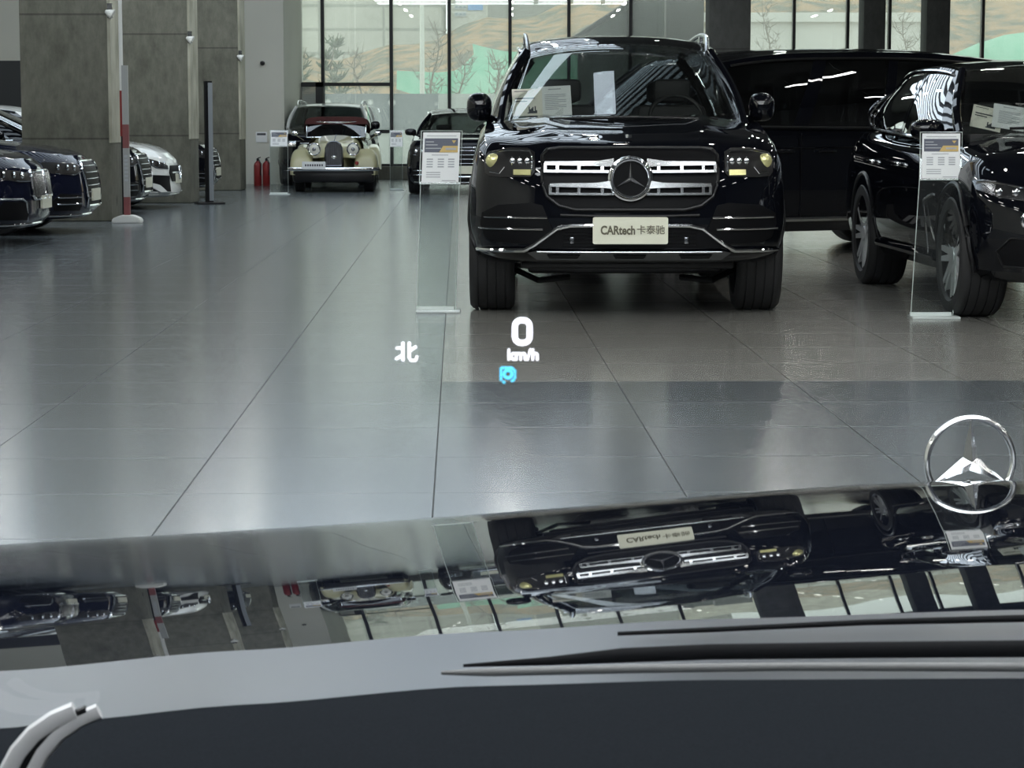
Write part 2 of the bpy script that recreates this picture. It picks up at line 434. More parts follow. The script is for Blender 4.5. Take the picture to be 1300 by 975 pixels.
        bm = B(); grid(bm, ws(belt[0], roof[0], 1), 24, 10); bmesh.ops.solidify(bm, geom=bm.faces[:], thickness=.001)
        finish('windscreen', bm, M[front_glass or glass], R, angle=60)
        bm = B(); grid(bm, ws(belt[-1], roof[-1], -1), 16, 8)
        finish('rear_window', bm, M[glass], R, angle=60)
        bm = B()
        for sd in (-1, 1):
            for u in (0, 1):
                tube(bm, [side(u, v/10, sd)+Vector((0, .01 if u == 0 else -.01, 0)) for v in range(11)], pr, 8, sq=.75)
            grid(bm, lambda a, b: side(a, vtop+(1-vtop)*b, sd), 24, 3)
            grid(bm, lambda a, b: side(a, .05*b, sd), 24, 1)
            prev = 0
            for (u0, u1) in wins+[(1, 1)]:
                if u0 > prev+.001: grid(bm, lambda a, b: side(prev+(u0-prev)*a, b, sd), 4, 8)
                prev = u1
        finish('pillar_frame', bm, M[pil], R, angle=40)
        for sd in (-1, 1):
            for (u0, u1) in wins:
                bm = B(); grid(bm, lambda a, b: side(u0+(u1-u0)*a, .05+(vtop-.05)*b, sd, -.004), 8, 8)
                finish('side_window', bm, M[glass], R, angle=60)
        if trim:
            for sd in (-1, 1):
                bm = B()
                u0 = wins[0][0]; u1 = wins[-1][1]
                tube(bm, [side(u0+(u1-u0)*i/20, .03, sd, .012) for i in range(21)]+[side(u1, v/8, sd, .012) for v in range(1, 8)]+[side(u1-(u1-u0)*i/20, vtop+.02, sd, .012) for i in range(21)], .012, 6)
                finish('window_trim', bm, M[trim], R)
        if rails:
            bm = B()
            for sd in (-1, 1):
                pts = []
                for i in range(21):
                    u = rails[0]+(rails[1]-rails[0])*i/20; b = cur(roof, u)
                    t_ = min(1, 4*i/20, 4*(1-i/20)); h = -.015+(rails[2]+.015)*(1-(1-t_)**2)
                    pts.append((sd*(b.z-.02), b.x, b.y+.02+h))
                tube(bm, pts, .017, 8, sq=.9)
                for q in (.5,):
                    u = rails[0]+(rails[1]-rails[0])*q; b = cur(roof, u); box(bm, sd*(b.z-.02)-.012, sd*(b.z-.02)+.012, b.x-.05, b.x+.05, b.y, b.y+rails[2]+.01)
            finish('roof_rail', bm, M['silver'], R)
        # dark cabin floor at belt height, seats, wheel
        bm = B(); b0 = Vector(belt[0]); b1 = Vector(belt[-1]); zmax = b0.y
        box(bm, -b0.z*.93, b0.z*.93, b0.x+.02, b1.x-.1, b0.y-.12, b0.y+s.crown*.75+.01, bev=.01)
        for sx in (-.38, .38):
            for yo in (.95, 1.85):
                zt = roof[1][1]-.22 if len(roof) > 1 else zmax+.3
                box(bm, sx-.24, sx+.24, b0.x+yo, b0.x+yo+.14, zmax-.1, zmax+(zt-zmax)*.45, bev=.05)
                box(bm, sx-.13, sx+.13, b0.x+yo+.02, b0.x+yo+.12, zmax+(zt-zmax)*.5, zmax+(zt-zmax)*.95, bev=.04)
        finish('seating', bm, M['interior'], R)
        bm = B(); torus(bm, (0,0,0), .185, .014, 'y', 40, 8); box(bm, -.17, .17, -.01, .01, -.025, .025); box(bm, -.02, .02, -.01, .01, -.17, 0)
        mt = Matrix.Translation((.38, b0.x+.52, zmax+.05)) @ Matrix.Rotation(math.radians(-24), 4, 'X'); bm.transform(mt)
        finish('steering_wheel', bm, M['plastic'], R)
    def mirrors(s, y, z, x, sz=(.15,.1,.1), m='black_paint'):
        for sd in (-1, 1):
            bm = B(); bmesh.ops.create_uvsphere(bm, u_segments=20, v_segments=12, radius=1)
            for v in bm.verts:
                a = v.co; v.co = Vector((math.copysign(abs(a.x)**.75, a.x)*sz[0]/1.0+sd*x, math.copysign(abs(a.y)**.9, a.y)*sz[1]+y, math.copysign(abs(a.z)**.75, a.z)*sz[2]+z))
            tube(bm, [(sd*(x-.05), y+.02, z-sz[2]*.7), (sd*(x-sz[0]-.1), y+.08, z-sz[2]-.05)], .03, 8)
            finish('wing_mirror', bm, M[m], s.root)
    def path(s, pts, r, name, m, off=.004, sq=1.0, res=6, n=8):
        bm = B()
        for P in pts:
            q = []
            for (a, b) in zip(P, P[1:]):
                for i in range(res): t = i/res; q.append((a[0]+(b[0]-a[0])*t, a[1]+(b[1]-a[1])*t))
            q.append(P[-1])
            tube(bm, [(x, s.front(x, z)-off, z) for x, z in q], r, n, sq=sq)
        return finish(name, bm, M[m], s.root)
    def pane(s, polys, name, m, off=.0, th=.012, step=.05, parent=None):
        bm = B()
        for P in polys: patch(bm, P, s.front, off, th, step)
        return finish(name, bm, M[m], parent or s.root, angle=30)
def mir(P): return [(-x, z) for x, z in P]
def rrect(x0, x1, z0, z1, r, n=5):
    out = []
    for cx, cz, a0 in ((x1-r, z1-r, 0), (x0+r, z1-r, PI/2), (x0+r, z0+r, PI), (x1-r, z0+r, 1.5*PI)):
        for i in range(n+1):
            a = a0+PI/2*i/n; out.append((cx+r*math.cos(a), cz+r*math.sin(a)))
    return out
# ================================================================== MAIN SUV
def build_gls():
    R = thing('suv', 'large black SUV facing us, silver grille bars and star, white show plate on its bumper', 'car', (.712, 13.8, 0), math.radians(-.5))
    def bump(x, y):
        b = .0
        if y < 1.6:
            for sd in (-1, 1):
                b += .022*math.exp(-((x-sd*(.47+.05*y))/.05)**2)*min(1, max(0, (y-.15)/.3))
            b -= .012*math.exp(-(x/.3)**2)
        return b
    c = Car(R, .985, 5.2, .335, [(0,1.03),(.25,1.065),(.5,1.10),(.8,1.14),(1.1,1.175),(1.35,1.20),(2.5,1.16),(4.4,1.18),(5.2,1.15)],
            [(0,.90),(.1,.965),(.3,1.0),(.6,.995),(.82,.975),(.93,.945),(1,.905)],
            [(0,.20),(.04,.08),(.12,.02),(.4,0),(.7,.015),(.88,.045),(.96,.085),(1,.15)], c=.60, p=2.9, crown=.055, bump=bump)
    c.body([(.93, .39), (4.05, .39)], .455)
    c.wheels([.93, 4.05], .388, .285, .845)
    # underbody
    bm = B(); box(bm, -.62, .62, .75, 4.9, .24, .36, bev=.03); box(bm, -.66, .66, .30, .8, .30, .36, bev=.02)
    for sd in (-1, 1): tube(bm, [(sd*.3, .9, .27), (sd*.7, .93, .3)], .035, 8); tube(bm, [(sd*.35, .75, .22), (sd*.55, .7, .2), (sd*.72, .85, .27)], .02, 8)
    finish('underbody', bm, M['plastic'], R)
    c.cabin([(1.22,1.16,.80),(2.0,1.17,.90),(2.9,1.17,.92),(3.9,1.18,.92),(4.75,1.2,.86)],
            [(2.12,1.67,.635),(2.5,1.735,.655),(3.2,1.77,.665),(4.0,1.76,.655),(4.85,1.70,.60)],
            [(.14,.38),(.42,.66),(.70,.92)], rcrown=.06, front_glass='clear_windscreen', rails=(.03,.95,.042), trim='chrome', pr=.042)
    c.mirrors(1.62, 1.30, .945, (.085,.09,.095))
    # grille: surround, mesh, bars with slots, star
    G = [(-.53,1.0),(-.50,1.035),(-.42,1.045),(.42,1.045),(.50,1.035),(.53,1.0),(.53,.84),(.50,.755),(.43,.70),(.33,.675),(-.33,.675),(-.43,.70),(-.50,.755),(-.53,.84)]
    g = c.pane([G], 'grille', 'mesh_black', .004, .012)
    c.path([G+[G[0]]], .011, 'grille_surround', 'plastic', .016, res=4)
    bm = B()
    def bar(z0, z1, xe, sg):
        h = z1-z0
        patch(bm, [(sg*.1, z1+.015), (sg*.2, z1), (sg*xe, z1-.004), (sg*xe, z1-.024), (sg*.18, z1-.03), (sg*.1, z1-.035)], c.front, .03, .03, .1)
        patch(bm, [(sg*.1, z0+.012), (sg*xe*.98, z0+.014), (sg*xe*.98, z0), (sg*.1, z0-.002)], c.front, .03, .03, .1)
        for q in (.16, .30, .43, xe-.012):
            patch(bm, [(sg*q, z0), (sg*q, z1-.015), (sg*(q+.018), z1-.015), (sg*(q+.018), z0)], c.front, .03, .026, .2)
    for sg in (-1, 1): bar(.90, .968, .515, sg); bar(.765, .838, .485, sg)
    finish('grille_bar', bm, M['silver'], g, angle=25)
    yc = c.front(0, .862)
    bm = B(); torus(bm, (0, yc-.065, .862), .112, .013, 'y', 48, 10, sy=1.4)
    torus(bm, (0, yc-.05, .862), .128, .010, 'y', 48, 8)
    finish('badge_ring', bm, M['chrome'], g)
    bm = B(); lathe(bm, [(0, .0), (.105, .0), (.105, .03), (0, .03)], (0, yc-.07, .862), 'y', 40); finish('badge_disc', bm, M['mesh_black'], g)
    bm = B(); star_bm(bm, (0, yc-.075, .862), .10, .014); finish('badge_star', bm, M['chrome'], g, smooth=False)
    bm = B()
    tube(bm, [(0,.02,.0),(0,.02,.02)], .02, 12); bm.transform(Matrix.Translation((0, c.front(0,1.0)+.16, 1.105)) ); finish('hood_badge', bm, M['chrome'], R)
    # headlights
    for sg in (1, -1):
        P = [(.575,1.02),(.62,1.045),(.74,1.045),(.86,1.02),(.885,.99),(.885,.90),(.86,.872),(.78,.868),(.60,.872),(.575,.90)]
        P = [(sg*x, z) for x, z in P]
        hl = c.pane([P], 'headlight', 'plastic', .002, .01)
        q = lambda x, z, o: Vector((sg*x, c.front(sg*x, z)-o, z))
        bm = B()
        for (x, z, r) in ((.83, .965, .042),):
            lathe(bm, [(0, -.02), (r*.6, -.012), (r, .0), (r*1.08, .012)], q(x, z, .014), 'y', 24)
        finish('projector_lens', bm, M['warm_reflector'], hl)
        bm = B(); patch(bm, [(sg*.6, .882), (sg*.705, .882), (sg*.705, .915), (sg*.6, .915)], c.front, .014, .012, .1)
        finish('reflector', bm, M['warm_reflector'], hl)
        bm = B()
        for xx in (.62, .665, .71):
            lathe(bm, [(0, -.012), (.016, -.006), (.02, .01)], q(xx, .965, .014), 'y', 16)
            tube(bm, [q(xx, .99, .016), q(xx, .94, .016)], .005, 6)
        tube(bm, [q(.59, .9, .014), q(.588, .99, .014), q(.61, 1.028, .014), q(.74, 1.032, .014), q(.85, 1.01, .014)], .007, 6)
        tube(bm, [q(.76, .93, .014), q(.79, .89, .014), q(.85, .90, .014)], .005, 6)
        finish('headlight_trim', bm, M['chrome'], hl)
        # side intake with two chrome blades
        I = [(.53,.70),(.60,.715),(.80,.70),(.90,.65),(.91,.58),(.88,.50),(.82,.47),(.60,.465),(.50,.50),(.47,.56)]
        it = c.pane([[(sg*x, z) for x, z in I]], 'air_intake', 'mesh_black', .001, .008)
        bm = B()
        for (z, x0, x1) in ((.625, .50, .885), (.555, .525, .915)):
            tube(bm, [(sg*(x0+(x1-x0)*i/10), c.front(sg*(x0+(x1-x0)*i/10), z)-.014, z) for i in range(11)], .0065, 6)
        finish('intake_blade', bm, M['chrome'], it)
    # lower intake, chrome bow, skid trim
    li = c.pane([[(-.62,.44),(-.43,.56),(-.36,.585),(.36,.585),(.43,.56),(.62,.44)]], 'lower_intake', 'mesh_black', .001, .008)
    bm = B()
    for z in (.46,.48,.5,.52,.54): tube(bm, [(x/10, c.front(x/10, z)-.012, z) for x in range(-4, 5)], .003, 4)
    finish('intake_slat', bm, M['plastic'], li)
    c.path([[(-.93,.418),(-.64,.425),(-.58,.455),(-.44,.560),(-.36,.578),(0,.582),(.36,.578),(.44,.560),(.58,.455),(.64,.425),(.93,.418)]], .0135, 'bumper_trim', 'chrome', .016, res=6)
    c.pane([[(-.62,.41),(-.56,.425),(.56,.425),(.62,.41),(.56,.365),(-.56,.365)]], 'skid_plate', 'dark_chrome', .006, .012)
    c.path([[(-.56,.418),(.56,.418)]], .006, 'skid_plate_trim', 'silver', .024)
    for x in (-.4,0,.4): c.pane([[(x-.1,.398),(x+.1,.398),(x+.085,.375),(x-.085,.375)]], 'skid_plate_slot', 'plastic', .018, .008)
    c.path([[(-.42,.642),(-.2,.636),(.2,.636),(.42,.642)]], .009, 'bumper_crease', 'plastic', .004)
    # licence plate
    yp = c.front(0, .55)-.07
    bm = B(); prism(bm, rrect(-.226, .226, .471, .633, .012), lambda a, b, d: Vector((a, yp+d, b)), 0, .02)
    pl = finish('licence_plate', bm, M['plate'], R, smooth=False)
    mk = mat('plate_ink', (.13,.12,.08), .5)
    text_mesh('CARtech', .072, Matrix.Translation((-.075, yp-.001, .552)) @ STAND, mk, 'plate_lettering', pl, .0015, .0024, sx=.78)
    text_mesh('卡泰驰', .057, Matrix.Translation((.122, yp-.001, .553)) @ STAND, mk, 'plate_characters', pl, .0015, .0006)
    bm = B(); box(bm, -.15, .15, yp+.02, yp+.12, .50, .60); finish('plate_bracket', bm, M['plastic'], R)
    # tow-hook cover and front sensor
    for x in (-.35, .34):
        bm = B(); box(bm, x-.012, x+.012, c.front(x,.49)-.03, c.front(x,.49), .47, .51, bev=.003); finish('sensor', bm, M['dark_chrome'], R)
    # wipers
    bm = B()
    tube(bm, [(-.1, 1.12, 1.225), (.3, 1.13, 1.235), (.62, 1.24, 1.22)], .009, 6); finish('wiper', bm, M['plastic'], R); bm = B(); tube(bm, [(-.6, 1.2, 1.2), (-.3, 1.12, 1.225), (-.06, 1.09, 1.225)], .009, 6)
    finish('wiper', bm, M['plastic'], R)
    bm = B(); tube(bm, [(-.48, 1.02, 1.222),(0,.97,1.235),(.48, 1.02, 1.222)], .006, 6); finish('hood_edge_trim', bm, M['silver'], R)
    return c, R
gls, GLSR = build_gls()
# papers behind the SUV's windscreen (stand on its dashboard): things of their own
def sheet(name, label, x, y, z, w, h, tilt, kind, rz=0, roll=0, cat='paper sheet', paper='paper'):
    R = thing(name, label, cat, (x, y, z), rz)
    bm = B(); box(bm, -w/2, w/2, -.002, .002, 0, h)
    mt = Matrix.Rotation(math.radians(-tilt), 4, 'X') @ Matrix.Rotation(roll, 4, 'Y'); bm.transform(mt)
    s = finish('sheet', bm, M[paper], R, smooth=False)
    bm = B()
    if kind == 'text':
        for i in range(9): box(bm, -w*.32, w*(.34 if i % 3 else .1), -.004, -.002, h*(.22+.06*i), h*(.24+.06*i))
        box(bm, -w*.2, w*.2, -.004, -.002, h*.88, h*.91); m = 'grey_ink'
    else:
        box(bm, -w*.4, w*.25, -.004, -.002, h*.62, h*.67); box(bm, -w*.4, w*.0, -.004, -.002, h*.52, h*.56)
        box(bm, -w*.42, 0, -.004, -.002, h*.9, h*.92)
        for k in range(8): box(bm, w*(.0+.04*k), w*(.04+.04*k), -.004, -.002, h*.08, h*(.12+.22*abs(math.sin(k*1.3)))); m = 'ink'
    bm.transform(mt); finish('print', bm, M[m], s, smooth=False)
    return R
GP = lambda px, py, Y: at(px, py, Y)
p = GP(670, 147, 15.35); sheet('paper_sheet', 'cream leaflet with dark drawing behind the windscreen of the big centre SUV', p.x, p.y, p.z, .20, .19, 20, 'drawing', roll=math.radians(-2), paper='cream_paper')
p = GP(706, 147, 15.36); sheet('paper_sheet', 'white text sheet behind the windscreen of the big centre SUV, beside a cream leaflet', p.x, p.y, p.z, .215, .21, 20, 'text', roll=math.radians(-3))
# ================================================================== RIGHT SUV
def build_right():
    R = thing('suv', 'glossy black SUV cut off at the right edge, chrome-edged side window, silver wheels', 'car', (3.74, 13.25, 0), math.radians(2.2))
    c = Car(R, .985, 5.0, .25, [(0,.86),(.3,.93),(.8,1.0),(1.45,1.07),(2.5,1.08),(4.2,1.12),(5.0,1.1)],
            [(0,.9),(.1,.96),(.3,.99),(.6,1.0),(.82,.975),(.93,.94),(1,.88)],
            [(0,.16),(.1,.03),(.4,0),(.7,.02),(.9,.09),(1,.24)], c=.72, p=2.4, crown=.07, bump=lambda x, y: .02*math.exp(-((abs(x)-.55)/.1)**2) if .3 < y < 1.6 else 0)
    c.body([(.98, .385), (3.86, .385)], .44)
    c.wheels([.98, 3.86], .378, .29, .845, style=7, rimmat='rim_silver')
    c.cabin([(1.35,1.06,.84),(2.2,1.09,.93),(3.0,1.11,.935),(3.8,1.15,.92),(4.5,1.25,.80)],
            [(2.2,1.53,.64),(2.6,1.57,.66),(3.2,1.585,.66),(3.8,1.56,.64),(4.45,1.40,.62)],
            [(.12,.40),(.43,.70),(.73,.93)], rcrown=.05, front_glass='clear_windscreen', trim='chrome', pr=.04)
    c.mirrors(1.75, 1.15, .97, (.11,.09,.07))
    for sg in (-1, 1):
        P = [(sg*x, z) for x, z in ((.60,.80),(.75,.83),(.90,.86),(.945,.85),(.94,.80),(.85,.755),(.68,.735),(.60,.76))]
        hl = c.pane([P], 'headlight', 'dark_chrome', .002, .008)
        bm = B()
        for x in (.68,.76,.84): lathe(bm, [(0,-.012),(.02,-.006),(.028,.01)], (sg*x, c.front(x,.79)-.012, .785), 'y', 16)
        tube(bm, [(sg*x, c.front(x, z)-.012, z) for x, z in ((.62,.80),(.75,.822),(.86,.845),(.93,.845))], .006, 6)
        finish('headlight_trim', bm, M['chrome'], hl)
        bm = B(); torus(bm, (sg*.70, c.front(.70,.63)-.012, .63), .05, .012, 'y', 28, 8); fo = finish('fog_lamp', bm, M['chrome'], R)
        bm = B(); lathe(bm, [(0,0),(.04,.0),(.045,.02)], (sg*.70, c.front(.70,.63)-.012, .63), 'y', 24); finish('fog_lamp_lens', bm, M['warm_reflector'], fo)
        I = [(sg*x, z) for x, z in ((.50,.52),(.80,.52),(.86,.44),(.82,.35),(.52,.34))]
        c.pane([I], 'air_intake', 'mesh_black', .001, .008)
        c.path([I+[I[0]]], .006, 'intake_trim', 'plastic', .012, res=4)
        bm = B(); pts = [(sg*(c.w(.6)+.006), 1.50+q[0], q[1]) for q in ((.0,.74),(.22,.70),(.14,.52),(.06,.36))]
        tube(bm, pts, .009, 6); finish('side_vent_trim', bm, M['silver'], R)
        bm = B(); tube(bm, [(sg*(c.w(.1)+.01), 1.5, .34), (sg*(c.w(.1)+.012), 3.35, .34)], .03, 8); finish('sill', bm, M['black_paint'], R)
        for y in (2.55, 3.45):
            bm = B(); box(bm, sg*(.985)-.018, sg*(.985)+.018, y, y+.2, .90, .93, bev=.008); finish('door_handle', bm, M['chrome'], R)
    G = [(-.42,.74),(.42,.74),(.38,.50),(.2,.42),(-.2,.42),(-.38,.50)]
    g = c.pane([G], 'grille', 'mesh_black', .002, .01); c.path([G+[G[0]]], .014, 'grille_surround', 'chrome', .014, res=4)
    bm = B(); tube(bm, [(-.55, 1.28, 1.16), (-.2, 1.18, 1.17), (.1, 1.18, 1.17)], .01, 6); finish('wiper', bm, M['plastic'], R)
    return c
rsuv = build_right()
p = GP(1250, 164, 14.95); sheet('paper_sheet', 'cream leaflet behind the windscreen of the right-hand black SUV', p.x, p.y, p.z, .20, .16, 25, 'drawing', roll=math.radians(14), paper='cream_paper')
p = GP(1279, 164, 14.93); sheet('paper_sheet', 'white text sheet behind the windscreen of the right-hand black SUV', p.x, p.y, p.z, .21, .17, 25, 'text', roll=math.radians(10))
# ================================================================== VAN (behind, side on)
def build_van():
    yaw = math.radians(26)
    # anchor: near-flank B-pillar at (2.44, 20.5): local (x=+W, y=2.15)
    rz = -PI/2+yaw*1.0
    rot = Matrix.Rotation(rz, 4, 'Z'); a = rot @ Vector((.95, 2.2, 0)); loc = Vector((2.52, 20.6, 0))-a
    R = thing('minivan', 'long black minivan standing side-on behind the two black SUVs, chrome strip along its sill', 'car', loc, rz)
    c = Car(R, .96, 5.1, .22, [(0,.95),(.4,1.02),(.9,1.12),(1.6,1.14),(3.2,1.13),(5.1,1.13)],
            [(0,.95),(.1,.985),(.4,1.0),(.7,.99),(.9,.975),(1,.955)],
            [(0,.1),(.2,0),(.6,.02),(.9,.08),(1,.16)], c=.6, p=2.6, crown=.05)
    c.body([(.95,.36),(4.15,.36)], .42); c.wheels([.95,4.15], .355, .24, .83, style=8)
    c.cabin([(.80,1.13,.86),(1.6,1.14,.93),(2.6,1.13,.945),(3.7,1.13,.94),(4.95,1.14,.90)],
            [(1.55,1.72,.70),(2.1,1.80,.74),(2.9,1.835,.755),(3.9,1.83,.75),(4.92,1.75,.72)],
            [(.10,.40),(.44,.62),(.645,.78),(.80,.95)], rcrown=.05, pr=.04, trim='plastic', vtop=.90, glass='privacy_glass')
    c.mirrors(1.25, 1.2, .97, (.11,.1,.1))
    for sd in (-1, 1):
        bm = B(); tube(bm, [(sd*.965, 1.42, .33), (sd*.968, 3.65, .33)], .022, 6); finish('sill_trim', bm, M['chrome'], R)
        bm = B(); tube(bm, [(sd*.962, 1.3, .965), (sd*.965, 3.0, .98), (sd*.96, 4.8, .99)], .008, 6)
        finish('shoulder_crease', bm, M['silver' if False else 'black_paint'], R)
        for y in (2.0, 2.45):
            bm = B(); box(bm, sd*.97-.016, sd*.97+.016, y, y+.2, .93, .96, bev=.008); finish('door_handle', bm, M['black_paint'], R)
        for y in (2.28, 3.45):
            bm = B(); box(bm, sd*.962-.003, sd*.962+.003, y, y+.006, .35, 1.1); finish('door_seam', bm, M['matte_black'], R)
        P = [(sd*x, z) for x, z in ((.5,.86),(.8,.9),(.9,.88),(.88,.76),(.5,.74))]
        c.pane([P], 'headlight', 'dark_chrome', .002, .008)
    g = c.pane([[(-.42,.84),(.42,.84),(.36,.55),(-.36,.55)]], 'grille', 'silver', .002, .01)
build_van()
# ================================================================== LEFT ROW SEDANS
def sedan(name, label, loc, rz, paint, style, group):
    R = thing(name, label, 'car', loc, rz, group)
    if style == 'amg':
        zt = [(0,.70),(.15,.76),(.5,.85),(1.3,.96),(2.5,.94),(4.0,.98),(4.7,.95)]; npf = [(0,.10),(.12,0),(.4,.03),(.7,.04),(.88,.07),(1,.16)]
    else:
        zt = [(0,.78),(.2,.84),(.6,.90),(1.35,.98),(2.5,.95),(4.0,1.0),(4.85,.96)]; npf = [(0,.12),(.15,0),(.5,.0),(.8,.02),(.92,.06),(1,.15)]
    c = Car(R, .93, 4.85, .17, zt, [(0,.93),(.1,.98),(.4,1.0),(.7,.985),(.9,.95),(1,.90)], npf, c=.62, p=2.5, crown=.05, paint=paint,
            bump=lambda x, y: (.012*math.exp(-((abs(x)-.5)/.06)**2) if .25 < y < 1.4 else 0))
    c.body([(.88,.34),(3.8,.34)], .385); c.wheels([.88,3.8], .335, .24, .80, style=10)
    c.cabin([(1.25,.96,.80),(2.0,.95,.87),(2.8,.96,.88),(3.5,.98,.85),(4.35,1.0,.70)],
            [(2.05,1.33,.60),(2.4,1.39,.62),(2.9,1.405,.62),(3.3,1.37,.60),(3.8,1.26,.56)],
            [(.12,.44),(.48,.78)], rcrown=.04, trim='chrome', pil='black_paint' if paint != 'white_paint' else 'white_paint', pr=.035, front_glass='clear_windscreen')
    c.mirrors(1.75, 1.03, .93, (.1,.08,.06), paint)
    s2 = lambda P, sg: [(sg*x, z) for x, z in P]
    for sg in (-1, 1):
        if style == 'amg': HL = [(.48,.60),(.60,.64),(.78,.70),(.86,.70),(.86,.64),(.74,.57),(.5,.55)]
        elif style == 'bmw': HL = [(.42,.70),(.60,.73),(.82,.75),(.86,.73),(.85,.66),(.62,.62),(.44,.62)]
        else: HL = [(.45,.74),(.62,.76),(.84,.78),(.88,.75),(.84,.66),(.6,.63),(.46,.66)]
        hl = c.pane([s2(HL, sg)], 'headlight', 'plastic', .002, .008)
        bm = B(); zc = sum(z for x, z in HL)/len(HL)
        for x in (.56,.67,.77): lathe(bm, [(0,-.012),(.025,-.006),(.035,.01)], (sg*x, c.front(x, zc)-.012, zc+.05*(x-.6)), 'y', 16)
        tube(bm, [(sg*x, c.front(x, z)-.012, z) for x, z in ((HL[-1][0], HL[-1][1]+.01), (HL[-2][0], HL[-2][1]+.012), (HL[-3][0]-.03, HL[-3][1]+.0))], .008, 6)
        finish('headlight_trim', bm, M['chrome'], hl)
        IN = [(.50,.42),(.80,.44),(.86,.36),(.82,.26),(.52,.25)] if style != 'amg' else [(.46,.46),(.82,.48),(.86,.40),(.84,.26),(.5,.24)]
        it = c.pane([s2(IN, sg)], 'air_intake', 'mesh_black', .002, .008)
        bm = B()
        if style == 'amg':
            patch(bm, s2([(.50,.23),(.62,.235),(.74,.34),(.86,.38),(.86,.33),(.78,.27),(.66,.19),(.5,.19)], sg), c.front, .012, .02, .06)
            finish('intake_fin', bm, M['white_paint'], it)
        elif style == 'bmw':
            tube(bm, [(sg*x, c.front(x, z)-.014, z) for x, z in ((.50,.24),(.56,.42),(.62,.455),(.84,.46))], .012, 6); finish('intake_trim', bm, M['silver'], it)
        else:
            for z in (.40,.33): tube(bm, [(sg*(.52+.3*i/6), c.front(.52+.3*i/6, z)-.014, z) for i in range(7)], .009, 6)
            finish('intake_trim', bm, M['chrome'], it)
    if style == 'bmw':
        G = [rrect(-.42,-.03,.45,.72,.05), rrect(.03,.42,.45,.72,.05)]
        g = c.pane(G, 'grille', 'mesh_black', .002, .01); c.path([q+[q[0]] for q in G], .016, 'grille_surround', 'chrome', .014, res=3)
        bm = B()
        for sg in (-1, 1):
            for k in range(9):
                x = sg*(.06+.042*k); tube(bm, [(x, c.front(x, z)-.018, z) for z in (.47,.55,.63,.70)], .007, 6)
        finish('grille_slat', bm, M['silver'], g)
    elif style == 'maybach':
        G = [(-.34,.76),(.34,.76),(.38,.70),(.34,.30),(-.34,.30),(-.38,.70)]
        g = c.pane([G], 'grille', 'mesh_black', .002, .01); c.path([G+[G[0]]], .02, 'grille_surround', 'chrome', .014, res=4)
        bm = B()
        for k in range(-7, 8):
            x = k*.045; tube(bm, [(x, c.front(x, z)-.018, z) for z in (.32,.45,.6,.74)], .006, 6)
        finish('grille_slat', bm, M['dark_chrome'], g)
    elif style == 'audi':
        G = [(-.36,.78),(.36,.78),(.42,.70),(.34,.30),(-.34,.30),(-.42,.70)]
        g = c.pane([G], 'grille', 'mesh_black', .002, .01); c.path([G+[G[0]]], .018, 'grille_surround', 'chrome', .014, res=4)
        bm = B()
        for z in (.38,.45,.52,.59,.66,.73): tube(bm, [(x/20, c.front(x/20, z)-.016, z) for x in range(-7, 8)], .006, 6)
        finish('grille_slat', bm, M['silver'], g)
    else:
        G = [(-.40,.60),(.40,.60),(.46,.50),(.38,.38),(-.38,.38),(-.46,.50)]
        g = c.pane([G], 'grille', 'mesh_black', .002, .01)
        bm = B(); tube(bm, [(x/20, c.front(x/20,.50)-.02,.50) for x in range(-8, 9)], .014, 6); finish('grille_slat', bm, M['silver'], g)
        bm = B(); torus(bm, (0, c.front(0,.5)-.04, .5), .09, .012, 'y', 32, 8); star_bm(bm, (0, c.front(0,.5)-.04, .5), .085, .012); finish('grille_badge', bm, M['chrome'], g)
    c.path([[(-.80,.205),(.80,.205)]], .014, 'bumper_trim', 'chrome' if style != 'amg' else 'white_paint', .006, res=16)
    yp = c.front(0,.42)-.05
    bm = B(); prism(bm, rrect(-.22,.22,.35,.48,.01), lambda a, b, d: Vector((a, yp+.025+d, b)), 0, .025); finish('licence_plate', bm, M['plate'], R, smooth=False)
    return c
GL = 'cars parked nose-out along the left bays'
sedan('sedan', 'dark sedan at the left edge with upright chrome-slatted grille, nearest of the left bay cars', (-4.66, 22.85, 0), PI/2, 'navy_paint', 'bmw', GL)
sedan('sedan', 'navy sedan with chrome-ringed grille just in front of the nearest concrete column', (-4.58, 25.15, 0), PI/2, 'navy_paint', 'audi', GL)
sedan('sedan', 'black sedan nose poking out right behind the red and white barrier post', (-4.78, 30.1, 0), PI/2, 'black_paint', 'audi', GL)
sedan('sedan', 'white sports sedan with black air intakes between the first and second concrete columns', (-4.68, 32.3, 0), PI/2, 'white_paint', 'amg', GL)
sedan('sedan', 'dark car nose showing between the second and third columns behind the black upright sign', (-4.72, 36.8, 0), PI/2, 'black_paint', 'audi', GL)
# centre-left black limousine facing us
sedan('sedan', 'black sedan facing us between the cream roadster and the big black SUV', (-.82, 37.9, 0), 0, 'black_paint', 'audi', None)
